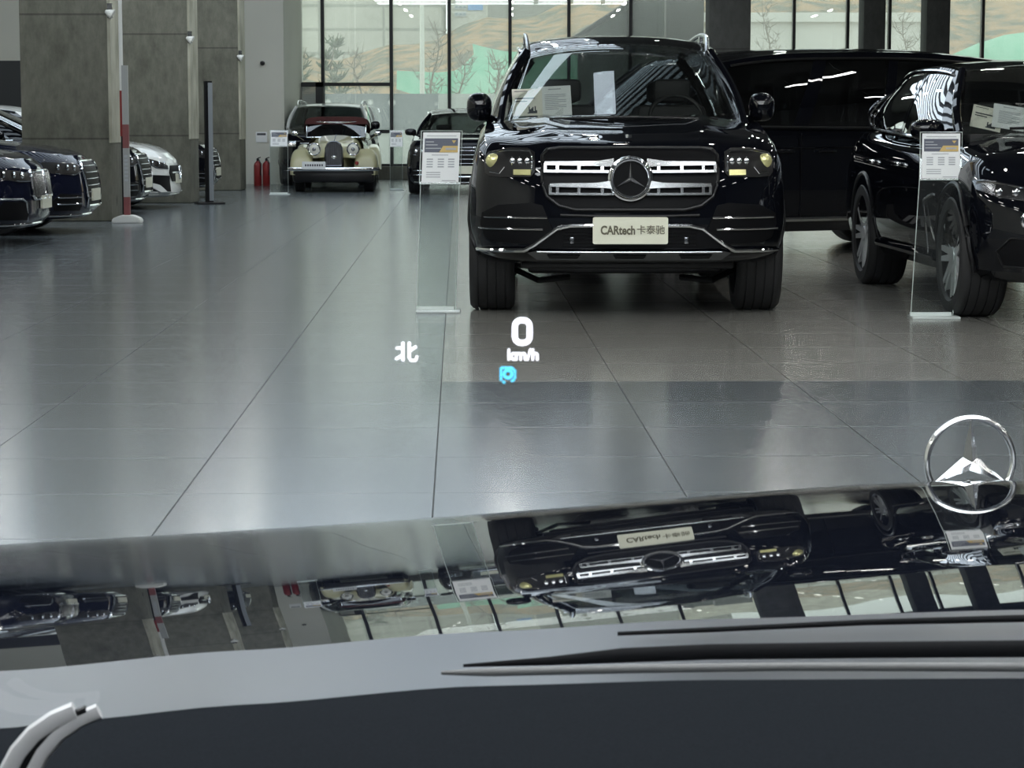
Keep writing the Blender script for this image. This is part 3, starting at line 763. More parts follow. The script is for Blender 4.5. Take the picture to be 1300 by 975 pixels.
# dark SUV with white roof behind the roadster
def back_suv():
    p0 = at(411, 200, 43.6)
    R = thing('suv', 'black SUV with white roof and roof rails standing behind the cream roadster', 'car', (p0.x, 43.25, 0), 0)
    c = Car(R, .86, 4.2, .28, [(0,.92),(.3,.98),(1.2,1.07),(2.4,1.06),(4.2,1.08)], [(0,.93),(.2,1),(.7,.99),(1,.92)], [(0,.1),(.3,0),(.8,.03),(1,.15)], c=.45, p=3, crown=.04)
    c.body([(.8,.36),(3.4,.36)], .42); c.wheels([.8,3.4], .355, .24, .74)
    c.cabin([(1.15,1.06,.76),(2,1.06,.80),(3,1.06,.80),(4.1,1.08,.74)], [(1.7,1.48,.64),(2.2,1.53,.66),(3,1.54,.66),(4.0,1.50,.62)],
            [(.1,.36),(.4,.64),(.68,.94)], rcrown=.04, roofmat='white_paint', pil='white_paint', rails=(.03,.97,.06), pr=.045)
    c.mirrors(1.45, 1.14, .92, (.09,.07,.08))
    for sg in (-1, 1):
        hl = c.pane([[(sg*.5,.85),(sg*.74,.87),(sg*.78,.76),(sg*.5,.74)]], 'headlight', 'silver', .002, .01)
    c.pane([[(-.42,.86),(.42,.86),(.36,.62),(-.36,.62)]], 'grille', 'mesh_black', .002, .01)
    c.path([[(-.42,.80),(.42,.80)],[(-.4,.72),(.4,.72)]], .014, 'grille_bar', 'silver', .014)
back_suv()
p = at(377, 166, 44.5); sheet('paper_sheet', 'small white sheet in the windscreen of the white-roofed SUV', p.x, p.y, p.z-.04, .2, .16, 20, 'text')
# ================================================================== CREAM ROADSTER
def roadster():
    p0 = at(427, 200, 40)
    R = thing('roadster', 'cream vintage roadster with maroon soft top, round headlamps and chrome bumper', 'car', (p0.x, 39.3, 0), math.radians(2.5))
    cr = M['cream_paint']
    # hood: narrow, tapering to the radiator shell
    bm = B()
    def hd(u, v):
        y = .35+1.35*v; w = .17+.30*v**.8; ht = .86+.12*v; a = PI*u
        return Vector((-w*math.copysign(abs(math.cos(a))**.6, math.cos(a)), y, .40+(ht-.40)*math.sin(a)**.55))
    grid(bm, hd, 24, 16); finish('hood', bm, cr, R, angle=60)
    bm = B()                                                            # louvres and hood centre hinge
    tube(bm, [(0, .36, .865), (0, 1.68, .985)], .008, 6); finish('hood_hinge', bm, M['chrome'], R)
    # fenders: swept wings
    for sg in (-1, 1):
        bm = B()
        def fn(u, v):
            a = PI*u; path_y = .02+1.55*v
            prof = [(0,.30),(.12,.60),(.3,.745),(.5,.74),(.75,.60),(1,.36)]
            zt = lerp_tab(prof, v); w = lerp_tab([(0,.17),(.2,.21),(.6,.19),(1,.12)], v); xc = lerp_tab([(0,.545),(.5,.56),(1,.62)], v)
            low = .30 if v < .7 else .28
            return Vector((sg*(xc-w*math.copysign(abs(math.cos(a))**.7, math.cos(a))), path_y, low+(zt-low)*abs(math.sin(a))**.5))
        grid(bm, fn, 20, 22)
        bmesh.ops.solidify(bm, geom=bm.faces[:], thickness=.012)
        finish('fender', bm, cr, R, angle=60)
        bm = B()                                                        # inner apron between hood and wing
        grid(bm, lambda u, v: Vector((sg*(.16+(.26)*u), .28+.9*v, .40+.28*(1-u)*.7+.18*u*(1-v))), 6, 6)
        finish('apron', bm, cr, R)
        bm = B(); c = Vector((sg*.335, .22, .735))
        lathe(bm, [(0,.16),(.06,.14),(.09,.08),(.1,.02),(.1,0)], c, 'y', 28); hl = finish('headlamp', bm, cr, R)
        bm = B(); torus(bm, c, .1, .014, 'y', 28, 8); lathe(bm, [(0,-.02),(.06,-.012),(.098,0)], c, 'y', 24, mi=1)
        lathe(bm, [(0,-.035),(.03,-.03),(.035,-.01)], c, 'y', 16, mi=2)
        finish('headlamp_lens', bm, [M['chrome'], M['headlamp_glow'], M['dark_chrome']], hl)
        bm = B(); lathe(bm, [(0,-.03),(.03,-.02),(.035,.02)], (sg*.40, .10, .50), 'y', 16); finish('turn_signal', bm, M['amber' if sg < 0 else 'red'], R)
        # rear wing and door
        bm = B()
        def rf(u, v):
            a = PI*u; zt = lerp_tab([(0,.38),(.25,.74),(.5,.80),(.8,.66),(1,.40)], v)
            return Vector((sg*(.64-.15*math.copysign(abs(math.cos(a))**.7, math.cos(a))), 2.35+1.3*v, .3+(zt-.3)*abs(math.sin(a))**.5))
        grid(bm, rf, 16, 16); finish('rear_fender', bm, cr, R, angle=60)
        bm = B(); bmesh.ops.create_uvsphere(bm, u_segments=14, v_segments=8, radius=.055); bm.transform(Matrix.Translation((sg*.74, 1.6, 1.0)) @ Matrix.Diagonal((1.2,.5,.8,1)))
        tube(bm, [(sg*.70,1.6,.96),(sg*.58,1.7,.88)], .008, 6); finish('wing_mirror', bm, M['chrome'], R)
    # tub
    bm = B()
    def tub(u, v):
        a = PI*u; y = 1.6+2.1*v; w = lerp_tab([(0,.50),(.3,.60),(.7,.58),(1,.42)], v); zt = lerp_tab([(0,.98),(.3,.86),(.7,.9),(1,.6)], v)
        return Vector((-w*math.copysign(abs(math.cos(a))**.4, math.cos(a)), y, .32+(zt-.32)*math.sin(a)**.35))
    grid(bm, tub, 20, 14); finish('body', bm, cr, R, angle=50)
    # radiator grille
    bm = B(); P = [(-.135,.45),(-.145,.62),(-.14,.76),(-.11,.83),(-.05,.865),(.05,.865),(.11,.83),(.14,.76),(.145,.62),(.135,.45)]
    prism(bm, P, lambda a, b, d: Vector((a, .30+d+.08*max(0,(b-.45))*.6, b)), 0, .12); g = finish('grille', bm, M['mesh_black'], R, smooth=False)
    bm = B(); tube(bm, [(x, .29+.05*(z-.45), z) for x, z in P], .014, 8); tube(bm, [(P[0][0],.29,P[0][1]),(P[-1][0],.29,P[-1][1])], .014, 8)
    for k in range(-5, 6): tube(bm, [(k*.024,.295,.46),(k*.024,.31,.85-abs(k)*.006)], .005, 6)
    finish('grille_slat', bm, M['dark_chrome'], g)
    bm = B(); lathe(bm, [(0,-.02),(.03,-.015),(.04,.0)], (0,.24,.60), 'y', 16); finish('hood_badge', bm, M['chrome'], g)
    # valance, bumper, plate
    bm = B(); box(bm, -.70, .70, .02, .5, .17, .38, bev=.05); finish('valance', bm, M['plastic'], R)
    bm = B(); tube(bm, [(-.78,.06,.40),(-.6,-.04,.40),(0,-.07,.40),(.6,-.04,.40),(.78,.06,.40)], .032, 10, sq=.5); finish('bumper', bm, M['chrome'], R)
    bm = B(); prism(bm, rrect(-.53,-.13,.40,.53,.01), lambda a, b, d: Vector((a, -.09+d, b)), 0, .01); pl = finish('licence_plate', bm, M['paper'], R, smooth=False)
    bm = B()
    for k in range(8): box(bm, -.48+.04*k, -.455+.04*k, -.093, -.09, .45, .485)
    finish('plate_lettering', bm, M['ink'], pl, smooth=False)
    # windscreen
    bm = B(); grid(bm, lambda u, v: Vector((-.52+1.04*u+(-.0), 1.62+.12*v-.06*(1-(2*u-1)**2), .93+.27*v)), 12, 4); w = finish('windscreen', bm, glassmat('roadster_glass', (.25,.28,.32), 1.6), R)
    bm = B(); e = lambda u, v: (-.52+1.04*u, 1.62+.12*v-.06*(1-(2*u-1)**2), .93+.27*v)
    tube(bm, [e(0,1),(e(0,.5)),e(0,0)]+[e(i/12,0) for i in range(1,13)]+[e(1,.5),e(1,1)], .014, 8); tube(bm, [e(i/12,1) for i in range(13)], .012, 8)
    finish('windscreen_frame', bm, M['chrome'], w)
    # soft top
    bm = B()
    def st(u, v):
        a = PI*u; y = 1.66+1.7*v; w = lerp_tab([(0,.555),(.4,.60),(1,.45)], v); zt = lerp_tab([(0,1.165),(.025,1.25),(.08,1.295),(.15,1.30),(.5,1.30),(.8,1.15),(1,.88)], v); zl = lerp_tab([(0,1.16),(.2,1.12),(.5,1.0),(1,.82)], v)
        return Vector((-w*math.copysign(abs(math.cos(a))**.45, math.cos(a)), y, zl+(zt-zl)*math.sin(a)**.5))
    grid(bm, st, 20, 16); bmesh.ops.solidify(bm, geom=bm.faces[:], thickness=.012); finish('soft_top', bm, M['soft_top'], R, angle=60)
    bm = B()
    for sg in (-1, 1): grid(bm, lambda u, v: Vector((sg*(.53+.04*u), 1.72+.95*u, .92+(.24-.1*u)*v)), 4, 3)
    finish('side_screen', bm, M['car_glass'], R)
    bm = B(); torus(bm, (.28,1.85,1.0), .15, .012, 'y', 28, 6); finish('steering_wheel', bm, M['plastic'], R)
    bm = B()
    for x in (-.28,.28): box(bm, x-.2, x+.2, 2.4, 2.52, .5, 1.08, bev=.05)
    finish('seat', bm, M['leather_tan'], R)
    dummy = Car(R, .7, 3.9, .3, [(0,1)], [(0,1)], [(0,0)])
    for y in (.62, 3.0):
        for sd in (-1, 1): dummy.wheel(sd*.60, y, .32, .18, style=16, rimmat='chrome')
roadster()
# ================================================================== ACRYLIC STANDS
def stand(label, x, y, w, zt, pw, ph, lean=.05, shift=0.0, rz=0, group='acrylic price stands beside the cars', back=False):
    R = thing('sign_stand', label, 'sign stand', (x, y, 0), rz, group)
    bm = B(); box(bm, -w/2-.005, w/2+.03, -.10, .10, 0, .014, bev=.003); box(bm, -w/2-.005, w/2-.01, -.01, .02, .014, .035)
    finish('base', bm, M['acrylic_edge'], R)
    zl = zt-ph
    bm = B()
    q = lambda X, d, z: Vector((X+shift*z, d, z))
    prism(bm, [(-w/2, .014), (w/2, .014), (w/2, zl), (-w/2, zl)], lambda a, b, d: q(a, d+lean*b, b), 0, .008)
    finish('panel', bm, M['acrylic'], R, smooth=False)
    bm = B()
    for sx in (-w/2, w/2): tube(bm, [q(sx, .004, .014), q(sx, .004+lean*zl, zl)], .0025, 5)
    finish('panel_edge', bm, M['acrylic_edge'], R)
    tilt = .35; y0 = lean*zl
    f = lambda X, s, o: q(X, y0+s*tilt*ph+o, zl+s*ph)
    bm = B()
    prism(bm, [(-pw/2-.012, -.03), (pw/2+.012, -.03), (pw/2+.012, 1.03), (-pw/2-.012, 1.03)], lambda a, b, d: f(a, b, d), 0, .01)
    hd = finish('sheet_holder', bm, M['acrylic'], R, smooth=False)
    bm = B()
    pts = [f(-pw/2-.012,-.03,0), f(pw/2+.012,-.03,0), f(pw/2+.012,1.03,0), f(-pw/2-.012,1.03,0), f(-pw/2-.012,-.03,0)]
    tube(bm, pts, .003, 5); finish('holder_edge', bm, M['acrylic_edge'], hd)
    bm = B(); P = lambda x0, x1, s0, s1, m, o=-.003, sk=0: prism(bm, [(x0*pw, s0), (x1*pw, s0), (x1*pw, s1), ((x0+sk)*pw, s1)], lambda a, b, d: f(a, b, d), o, o+.0015, m)
    P(-.5,.5,0,1,0,-.001)
    P(-.45,.45,.60,.88,1,-.003); P(-.05,.45,.60,.73,2,-.005,.1); prism(bm, [(.28*pw,.84),(.40*pw,.84),(.34*pw,.78)], lambda a, b, d: f(a, b, d), -.006, -.005, 2)
    P(-.42,-.2,.80,.82,3,-.005); P(-.42,-.1,.74,.76,3,-.005); P(-.42,.0,.67,.69,3,-.005); P(.12,.4,.65,.69,3,-.007)
    P(-.40,.40,.92,.935,3,-.003); P(-.25,.2,.54,.555,3,-.003)
    for cxx in (-.38,-.08,.2):
        for k in range(4): P(cxx, cxx+.17, .30+.05*k, .325+.05*k, 3, -.003)
    for k in range(3): P(-.38, .0, .10+.045*k, .118+.045*k, 3, -.003)
    P(.05,.42,.03,.045,3,-.003)
    finish('printed_sheet', bm, [M['paper'], M['slate_ink'], M['gold_ink'], M['grey_ink']], hd, smooth=False)
    return R
b1 = gnd(554, 396); stand('clear acrylic price stand on the floor left of the big black SUV', b1.x, b1.y, .245, 1.135, .235, .315, lean=.03, shift=.03)
b2 = gnd(1183, 401); stand('clear acrylic price stand beside the front wheel of the right-hand SUV', b2.x*.99, b2.y-.14, .26, 1.13, .235, .275, lean=.06, shift=.055)
b3 = at(354, 200, 38.2); stand('small acrylic stand at the left front of the cream roadster', b3.x, 38.2, .30, 1.06, .28, .26, lean=.03)
b4 = at(503, 200, 40.6); stand('small acrylic stand between the cream roadster and the black sedan', b4.x, 40.6, .22, 1.05, .22, .28, lean=.03)
# ================================================================== ROOM
XL, XR, Y0, YW, ZC = -13.0, 17.0, -9.0, 48.4, 6.6
bm = B(); box(bm, XL-.3, XR+.3, Y0-.3, YW+.3, -.2, 0)
fm = mat('floor_m', (.15,.16,.16), .26)
def floor_mat(m):
    tc = nn(m, 'ShaderNodeNewGeometry'); mp = nn(m, 'ShaderNodeMapping'); mp.vector_type = 'POINT'
    ang = math.radians(-1.33)
    mp.inputs['Rotation'].default_value = (0, 0, ang)
    lk(m, tc.outputs['Position'], mp.inputs['Vector'])
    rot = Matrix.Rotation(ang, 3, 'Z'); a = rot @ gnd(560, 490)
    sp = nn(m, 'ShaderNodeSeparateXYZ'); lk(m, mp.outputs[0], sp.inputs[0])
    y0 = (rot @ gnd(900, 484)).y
    def cells(sock, off, size, wd):
        s1 = nn(m, 'ShaderNodeMath', operation='SUBTRACT'); s1.inputs[1].default_value = off; lk(m, sock, s1.inputs[0])
        s2 = nn(m, 'ShaderNodeMath', operation='PINGPONG'); s2.inputs[1].default_value = size/2; lk(m, s1.outputs[0], s2.inputs[0])
        s3 = nn(m, 'ShaderNodeMath', operation='LESS_THAN'); s3.inputs[1].default_value = wd; lk(m, s2.outputs[0], s3.inputs[0])
        d = nn(m, 'ShaderNodeMath', operation='DIVIDE'); d.inputs[1].default_value = size; lk(m, s1.outputs[0], d.inputs[0])
        fl = nn(m, 'ShaderNodeMath', operation='FLOOR'); lk(m, d.outputs[0], fl.inputs[0])
        return s3.outputs[0], fl.outputs[0], s1.outputs[0]
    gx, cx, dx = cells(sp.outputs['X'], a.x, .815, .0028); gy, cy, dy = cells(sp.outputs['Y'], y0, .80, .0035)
    cb = nn(m, 'ShaderNodeCombineXYZ'); lk(m, cx, cb.inputs[0]); lk(m, cy, cb.inputs[1])
    wn = nn(m, 'ShaderNodeTexWhiteNoise'); lk(m, cb.outputs[0], wn.inputs['Vector'])
    # streaks running across
    m2 = nn(m, 'ShaderNodeMapping'); m2.inputs['Scale'].default_value = (.7, 9, 1); lk(m, mp.outputs[0], m2.inputs['Vector'])
    ns = nn(m, 'ShaderNodeTexNoise'); ns.inputs['Scale'].default_value = 3.0; ns.inputs['Detail'].default_value = 6; lk(m, m2.outputs[0], ns.inputs['Vector'])
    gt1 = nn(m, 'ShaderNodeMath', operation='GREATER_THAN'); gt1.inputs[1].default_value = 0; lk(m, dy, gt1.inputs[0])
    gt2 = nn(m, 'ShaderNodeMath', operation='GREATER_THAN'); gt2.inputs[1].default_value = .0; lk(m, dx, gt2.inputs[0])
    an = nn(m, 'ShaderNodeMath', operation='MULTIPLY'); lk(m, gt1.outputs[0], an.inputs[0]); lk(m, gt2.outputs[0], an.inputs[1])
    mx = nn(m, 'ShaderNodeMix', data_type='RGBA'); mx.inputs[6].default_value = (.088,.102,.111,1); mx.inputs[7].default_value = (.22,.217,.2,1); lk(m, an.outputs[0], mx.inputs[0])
    v = nn(m, 'ShaderNodeMath', operation='MULTIPLY_ADD'); v.inputs[1].default_value = .14; v.inputs[2].default_value = .93; lk(m, wn.outputs['Value'], v.inputs[0])
    v2 = nn(m, 'ShaderNodeMath', operation='MULTIPLY_ADD'); v2.inputs[1].default_value = .45; v2.inputs[2].default_value = .8; lk(m, ns.outputs['Fac'], v2.inputs[0])
    vv = nn(m, 'ShaderNodeMath', operation='MULTIPLY'); lk(m, v.outputs[0], vv.inputs[0]); lk(m, v2.outputs[0], vv.inputs[1])
    g = nn(m, 'ShaderNodeMath', operation='MAXIMUM'); lk(m, gx, g.inputs[0]); gys = nn(m, 'ShaderNodeMath', operation='MULTIPLY'); gys.inputs[1].default_value = .35; lk(m, gy, gys.inputs[0]); lk(m, gys.outputs[0], g.inputs[1])
    g2 = nn(m, 'ShaderNodeMath', operation='MULTIPLY_ADD'); g2.inputs[1].default_value = -.75; g2.inputs[2].default_value = 1; lk(m, g.outputs[0], g2.inputs[0])
    vf = nn(m, 'ShaderNodeMath', operation='MULTIPLY'); lk(m, vv.outputs[0], vf.inputs[0]); lk(m, g2.outputs[0], vf.inputs[1])
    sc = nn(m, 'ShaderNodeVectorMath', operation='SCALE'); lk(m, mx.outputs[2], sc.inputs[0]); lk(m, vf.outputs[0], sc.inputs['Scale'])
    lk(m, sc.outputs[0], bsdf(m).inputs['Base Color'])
    ro = nn(m, 'ShaderNodeMath', operation='MULTIPLY_ADD'); ro.inputs[1].default_value = .04; ro.inputs[2].default_value = .17; lk(m, ns.outputs['Fac'], ro.inputs[0])
    rg = nn(m, 'ShaderNodeMath', operation='ADD'); gh = nn(m, 'ShaderNodeMath', operation='MULTIPLY'); gh.inputs[1].default_value = .4; lk(m, g.outputs[0], gh.inputs[0])
    lk(m, ro.outputs[0], rg.inputs[0]); lk(m, gh.outputs[0], rg.inputs[1]); lk(m, rg.outputs[0], bsdf(m).inputs['Roughness'])
    bsdf(m).inputs['Specular IOR Level'].default_value = .42
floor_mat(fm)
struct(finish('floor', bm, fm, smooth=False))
bm = B(); box(bm, XL-.3, XR+.3, Y0-.3, YW+.3, ZC, ZC+.2); struct(finish('ceiling', bm, M['ceiling'], smooth=False))
bm = B(); box(bm, XL-.3, XL, Y0, YW+.3, 0, ZC); struct(finish('wall_left', bm, M['wall_paint'], smooth=False))
bm = B(); box(bm, XR, XR+.3, Y0, YW+.3, 0, ZC); struct(finish('wall_right', bm, M['wall_dark'], smooth=False))
bm = B(); box(bm, XL, XR, Y0-.3, Y0, 0, ZC); struct(finish('wall_rear', bm, M['wall_dark'], smooth=False))
wx = at(361, 150, 44.6).x
bm = B(); box(bm, XL, wx, 44.6, YW+.3, 0, ZC); struct(finish('wall_front', bm, M['wall_paint'], smooth=False))
zl0, zl1 = at(10, 130, 44.5).z, at(10, 77, 44.5).z
bm = B(); box(bm, XL, at(100,100,44.5).x, 44.52, 44.6, .0, zl1); struct(finish('trim_1', bm, M['wall_dark'], smooth=False))
# facade wall around windows on far side
bm = B(); box(bm, wx, XR, YW, YW+.3, 5.9, ZC); struct(finish('wall_front_top', bm, M['wall_dark'], smooth=False))
bm = B(); box(bm, wx, XR, YW-.12, YW+.3, 0, .27, bev=.01); struct(finish('baseboard_front', bm, M['concrete'], smooth=False))
# columns
def column(x0, x1, y0, d, name='column', m='concrete', label=''):
    bm = B(); box(bm, -(x1-x0)/2, (x1-x0)/2, -d/2, d/2, 0, ZC, bev=.025)
    o = finish(name, bm, M[m], angle=30); o.location = ((x0+x1)/2, y0+d/2, 0)
    tag(o, label, 'column', None, 'thing'); return o
def colpx(xa, xb, yb, d, label, m='concrete'):
    a = gnd(xa, yb); b = gnd(xb, yb); return column(a.x, b.x, a.y, d, label=label, m=m), a, b
c1 = colpx(30, 143, 281, .9, 'nearest wide raw concrete column, behind the two dark sedans at left')
c2 = colpx(138, 243, 258, .9, 'second raw concrete column, just behind the white sports sedan')
c3 = colpx(228, 306, 242, .8, 'third raw concrete column, beside the white wall with fire extinguishers')
c4x0, c4x1 = at(900,50,41).x, at(953,50,41).x
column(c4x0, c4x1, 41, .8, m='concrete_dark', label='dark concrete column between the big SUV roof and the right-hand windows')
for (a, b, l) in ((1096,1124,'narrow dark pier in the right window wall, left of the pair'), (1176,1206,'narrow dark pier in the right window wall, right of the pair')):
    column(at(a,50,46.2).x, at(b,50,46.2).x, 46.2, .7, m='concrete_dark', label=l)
# light on the column sides painted as pale strips; small corner lamps
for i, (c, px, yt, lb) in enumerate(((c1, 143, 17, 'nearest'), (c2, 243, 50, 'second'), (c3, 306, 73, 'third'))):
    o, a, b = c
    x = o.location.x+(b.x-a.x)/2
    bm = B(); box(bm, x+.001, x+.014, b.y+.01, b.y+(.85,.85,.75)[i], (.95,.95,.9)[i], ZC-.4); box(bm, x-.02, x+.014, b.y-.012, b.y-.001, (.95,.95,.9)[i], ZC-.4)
    st = finish('lit_side_strip', bm, M['white_plastic'] if False else noisy(mat('lit_side', rough=.6), (.27,.265,.20), (.48,.47,.38), 3, 8, (1,1,.6)), smooth=False)
    tag(st, 'lit right side of the %s concrete column, painted as a pale strip' % lb, 'lit column side', 'painted lit sides of the columns')
    p = at(px+(4,5,5)[i], yt, b.y-.06)
    R = thing('corner_lamp', 'small white cone lamp on the edge of the %s concrete column' % lb, 'wall lamp', (x+.03, b.y-.05, p.z), 0, 'cone lamps on the columns')
    bm = B(); lathe(bm, [(0,-.07),(.02,-.065),(.065,.03),(.06,.038),(0,.025)], (0,0,0), 'x', 20); bm.transform(Matrix.Rotation(math.radians(25), 4, 'Y')); finish('shade', bm, M['white_plastic'], R)
    bm = B(); box(bm, -.04, .02, .0, .06, -.05, .12); finish('bracket', bm, M['dark_chrome'], R)
# striped pole on the first column: white above, dark red below
xg = c1[2].x+.13; yg = c1[2].y-.12
zb = at(154, 173, yg).z; zm = at(154, 115, yg).z
R = thing('striped_pole', 'tall slim pole, white above and dark red below, against the nearest column', 'pole', (at(154,100,yg).x, yg, 0))
bm = B(); tube(bm, [(0,0,zm),(0,0,ZC-.01)], .024, 10); finish('white_section', bm, M['white_plastic'], R)
bm = B(); tube(bm, [(0,0,0),(0,0,.02)], .09, 14); tube(bm, [(0,0,.02),(0,0,zb)], .018, 10); finish('base', bm, M['plastic'], R)
bm = B(); tube(bm, [(0,0,zb),(0,0,zm)], .026, 10); finish('red_section', bm, M['red'], R)
# barrier post
bp = gnd(162, 283)
R = thing('barrier_post', 'red and white upright post on a white plastic base in front of the nearest column', 'post', (bp.x, bp.y, 0))
bm = B(); prism(bm, [(-.175,0),(.175,0),(.165,.055),(.07,.095),(-.07,.095),(-.165,.055)], lambda a, b, d: Vector((a, d, b)), -.12, .12)
bmesh.ops.bevel(bm, geom=bm.edges[:], offset=.01, segments=2, affect='EDGES'); finish('base', bm, M['white_plastic'], R)
def zat(y): return at(162, y, bp.y).z
segs = [(83,158,'white_section','white_plastic'), (158,188,'red_section','red'), (188,250,'white_section','white_plastic'), (250,277,'red_section','red')]
gw = mat('post_grey', (.34,.35,.34), .45)
for (ya, yb, nm, m) in segs:
    bm = B(); box(bm, -.036, .036, -.03, .03, max(zat(yb), .07), zat(ya)); finish(nm, bm, gw if m == 'white_plastic' else mat('post_red', (.20,.06,.06), .45), R, smooth=False)
bm = B()
for k in range(7): z = zat(200+k*5); box(bm, -.02, .02, -.034, -.03, z, z+.03)
finish('print', bm, M['grey_ink'], R, smooth=False)
# black upright sign
bp = gnd(266, 259)
R = thing('upright_sign', 'slim dark upright sign on a flat black base beside the second column', 'sign', (bp.x, bp.y, 0), math.radians(18))
bm = B(); box(bm, -.2, .2, -.2, .2, 0, .03, bev=.01); finish('base', bm, M['plastic'], R)
bm = B(); box(bm, -.05, .05, -.06, .06, .03, at(266,103,bp.y).z); finish('panel', bm, M['matte_black'], R, smooth=False)
bm = B(); box(bm, -.01, .055, -.064, -.06, .05, at(266,105,bp.y).z); box(bm, .05, .054, -.06, .06, .05, at(266,105,bp.y).z); finish('face_panel', bm, mat('sign_face', (.22,.24,.26), .3), R, smooth=False)
# fire extinguishers
for px, lb in ((327, 'left one of two red fire extinguishers on the floor by the pale wall'), (338, 'right one of two red fire extinguishers on the floor by the pale wall')):
    p = gnd(px, 236.0); y = min(p.y, 44.3); x = at(px, 200, y).x
    R = thing('fire_extinguisher', lb, 'fire extinguisher', (x, y, 0), 0, 'fire extinguishers by the wall')
    bm = B(); lathe(bm, [(0,0),(.07,0),(.075,.01),(.075,.38),(.065,.42),(.03,.46),(.022,.47),(0,.47)], (0,0,0), 'z', 20); finish('cylinder', bm, M['red'], R)
    bm = B(); box(bm, -.02, .02, -.02, .02, .46, .52); tube(bm, [(0,0,.52),(.06,0,.54)], .01, 6); tube(bm, [(.02,0,.5),(.07,-.05,.42),(.06,-.07,.2)], .01, 6); finish('valve', bm, M['plastic'], R)
for px, lb in ((332, 'small white notice on the pale wall above the fire extinguishers'), ):
    R = thing('wall_notice', lb, 'sign', (at(px,174,44.6).x, 44.585, at(px,174,44.6).z))
    bm = B(); box(bm, -.11, .11, -.006, .01, -.10, .10); finish('sheet', bm, M['paper'], R, smooth=False)
    bm = B(); box(bm, -.085, .085, -.008, -.006, .035, .075); finish('print', bm, M['ink'], R, smooth=False)
p = at(333, 80, 44.55); bm = B(); lathe(bm, [(0,-.05),(.03,-.04),(.045,0),(.045,.05)], (0,0,0), 'y', 16); o = finish('camera_dome', bm, M['plastic']); o.location = (p.x, 44.55, p.z); tag(o, 'tiny black round camera on the pale wall right of the third column', 'camera')
# ------------------------------------------------------------------ windows
def wpx(px): return at(px, 100, YW).x
mull = [361, 410, 497, 570.5, 647.5, 722, 800]
def window(n, xa, xb, bars, mw=.07):
    R = bpy.data.objects.new('window_%d' % n, None); link(R); R['kind'] = 'structure'
    bm = B(); box(bm, xa, xb, YW+.05, YW+.062, .27, 5.9)
    g = finish('pane', bm, M['window_glass'], R, smooth=False)
    bm = B()
    box(bm, xb-mw/2, xb+mw/2, YW-.06, YW+.12, .27, 5.9)
    if n == 1: box(bm, xa, xa+.05, YW-.06, YW+.12, .27, 5.9)
    for (z, h) in bars: box(bm, xa, xb, YW-.04, YW+.1, z-h/2, z+h/2)
    finish('window_frame', bm, M['frame_black'], R, smooth=False)
zz = lambda y: at(400, y, YW).z
xs = [wpx(p) for p in mull]
bars = {0: [(zz(107), .09), (zz(134), .06)], 1: [(zz(107), .07), (zz(167), .07)], 2: [], 3: [], 4: [], 5: []}
for i in range(6): window(i+1, xs[i], xs[i+1], bars[i]+[(5.85,.1),(.3,.05)])
xs2 = [wpx(p) for p in (800, 898, 1007, 1075, 1128, 1172, 1246, 1320, 1400, 1480)]
for i in range(len(xs2)-1): window(i+7, xs2[i], xs2[i+1], [(5.85,.1),(.3,.05)], mw=.06)
# framed vent at foot of first window
R = thing('louvre_panel', 'black framed grey louvre panel low in the leftmost window bay', 'vent', (at(387,120,YW-.15).x, YW-.15, 0))
hw = (wpx(411)-wpx(364))/2; z0, z1 = zz(137), zz(105)
bm = B()
for (a, b, c_, d) in ((-hw,hw,z1-.09,z1),(-hw,hw,z0,z0+.06),(-hw,-hw+.06,z0,z1),(hw-.16,hw,z0,z1)): box(bm, a, b, -.04, .04, c_, d)
finish('frame', bm, M['frame_black'], R, smooth=False)
bm = B()
for k in range(14): box(bm, -hw+.06, hw-.16, -.01+.0, .02, z0+.06+k*(z1-z0-.15)/14, z0+.06+(k+.8)*(z1-z0-.15)/14)
finish('slats', bm, mat('louvre_grey', (.22,.22,.21), .6), R, smooth=False)
# ------------------------------------------------------------------ ceiling lamps
LG = 'linear ceiling lamps'
def lamp_mesh():
    bm = B(); box(bm, -.05, .05, -.75, .75, 0, .04); return bm
proto = None
kk = 0
for xi, X in enumerate((-11, -8.8, -4.4, 0, 4.4, 8.8, 13.2)):
    for yi in range(9):
        Y = -4+yi*5.2+(xi % 2)*1.2
        if Y > 45 or (X == 0 and 8 < Y < 27): continue
        if proto is None:
            R = bpy.data.objects.new('ceiling_lamp', None); link(R)
            finish('diffuser', lamp_mesh(), M['lamp'], R, smooth=False)
            bm = B(); box(bm, -.055, .055, -.76, .76, .04, .07)
            for s in (-.6, .6): tube(bm, [(0,s,.07),(0,s,.82)], .004, 4)
            finish('housing', bm, M['white_plastic'], R, smooth=False); proto = R; r = R
        else: r = copy_tree(proto)
        r.location = (X, Y, 5.78)
        tag(r, 'white linear lamp hung below the dark ceiling, mirrored in the glass and car paint', 'ceiling lamp', LG)
SG = 'round ceiling spotlights'; proto = None
for X in (-2.2, .9, 2.2, 3.4, 6.6):
    for Y in (-3, 2, 6.5, 10.5, 17, 24, 31):
        if proto is None:
            bm = B(); lathe(bm, [(0,0),(.06,0)], (0,0,0), 'z', 16, mi=1); lathe(bm, [(.06,0),(.08,-.01),(.085,.16),(0,.16)], (0,0,0), 'z', 16, mi=0)
            tube(bm, [(0,0,.16),(0,0,1.0)], .006, 6)
            proto = finish('ceiling_spotlight', bm, [M['plastic'], M['spot']]); r = proto
        else: r = proto.copy(); COL.objects.link(r)
        r.location = (X, Y, 5.6); tag(r, 'small round spotlight below the dark ceiling, mirrored as a bright dot in black paint', 'spotlight', SG)
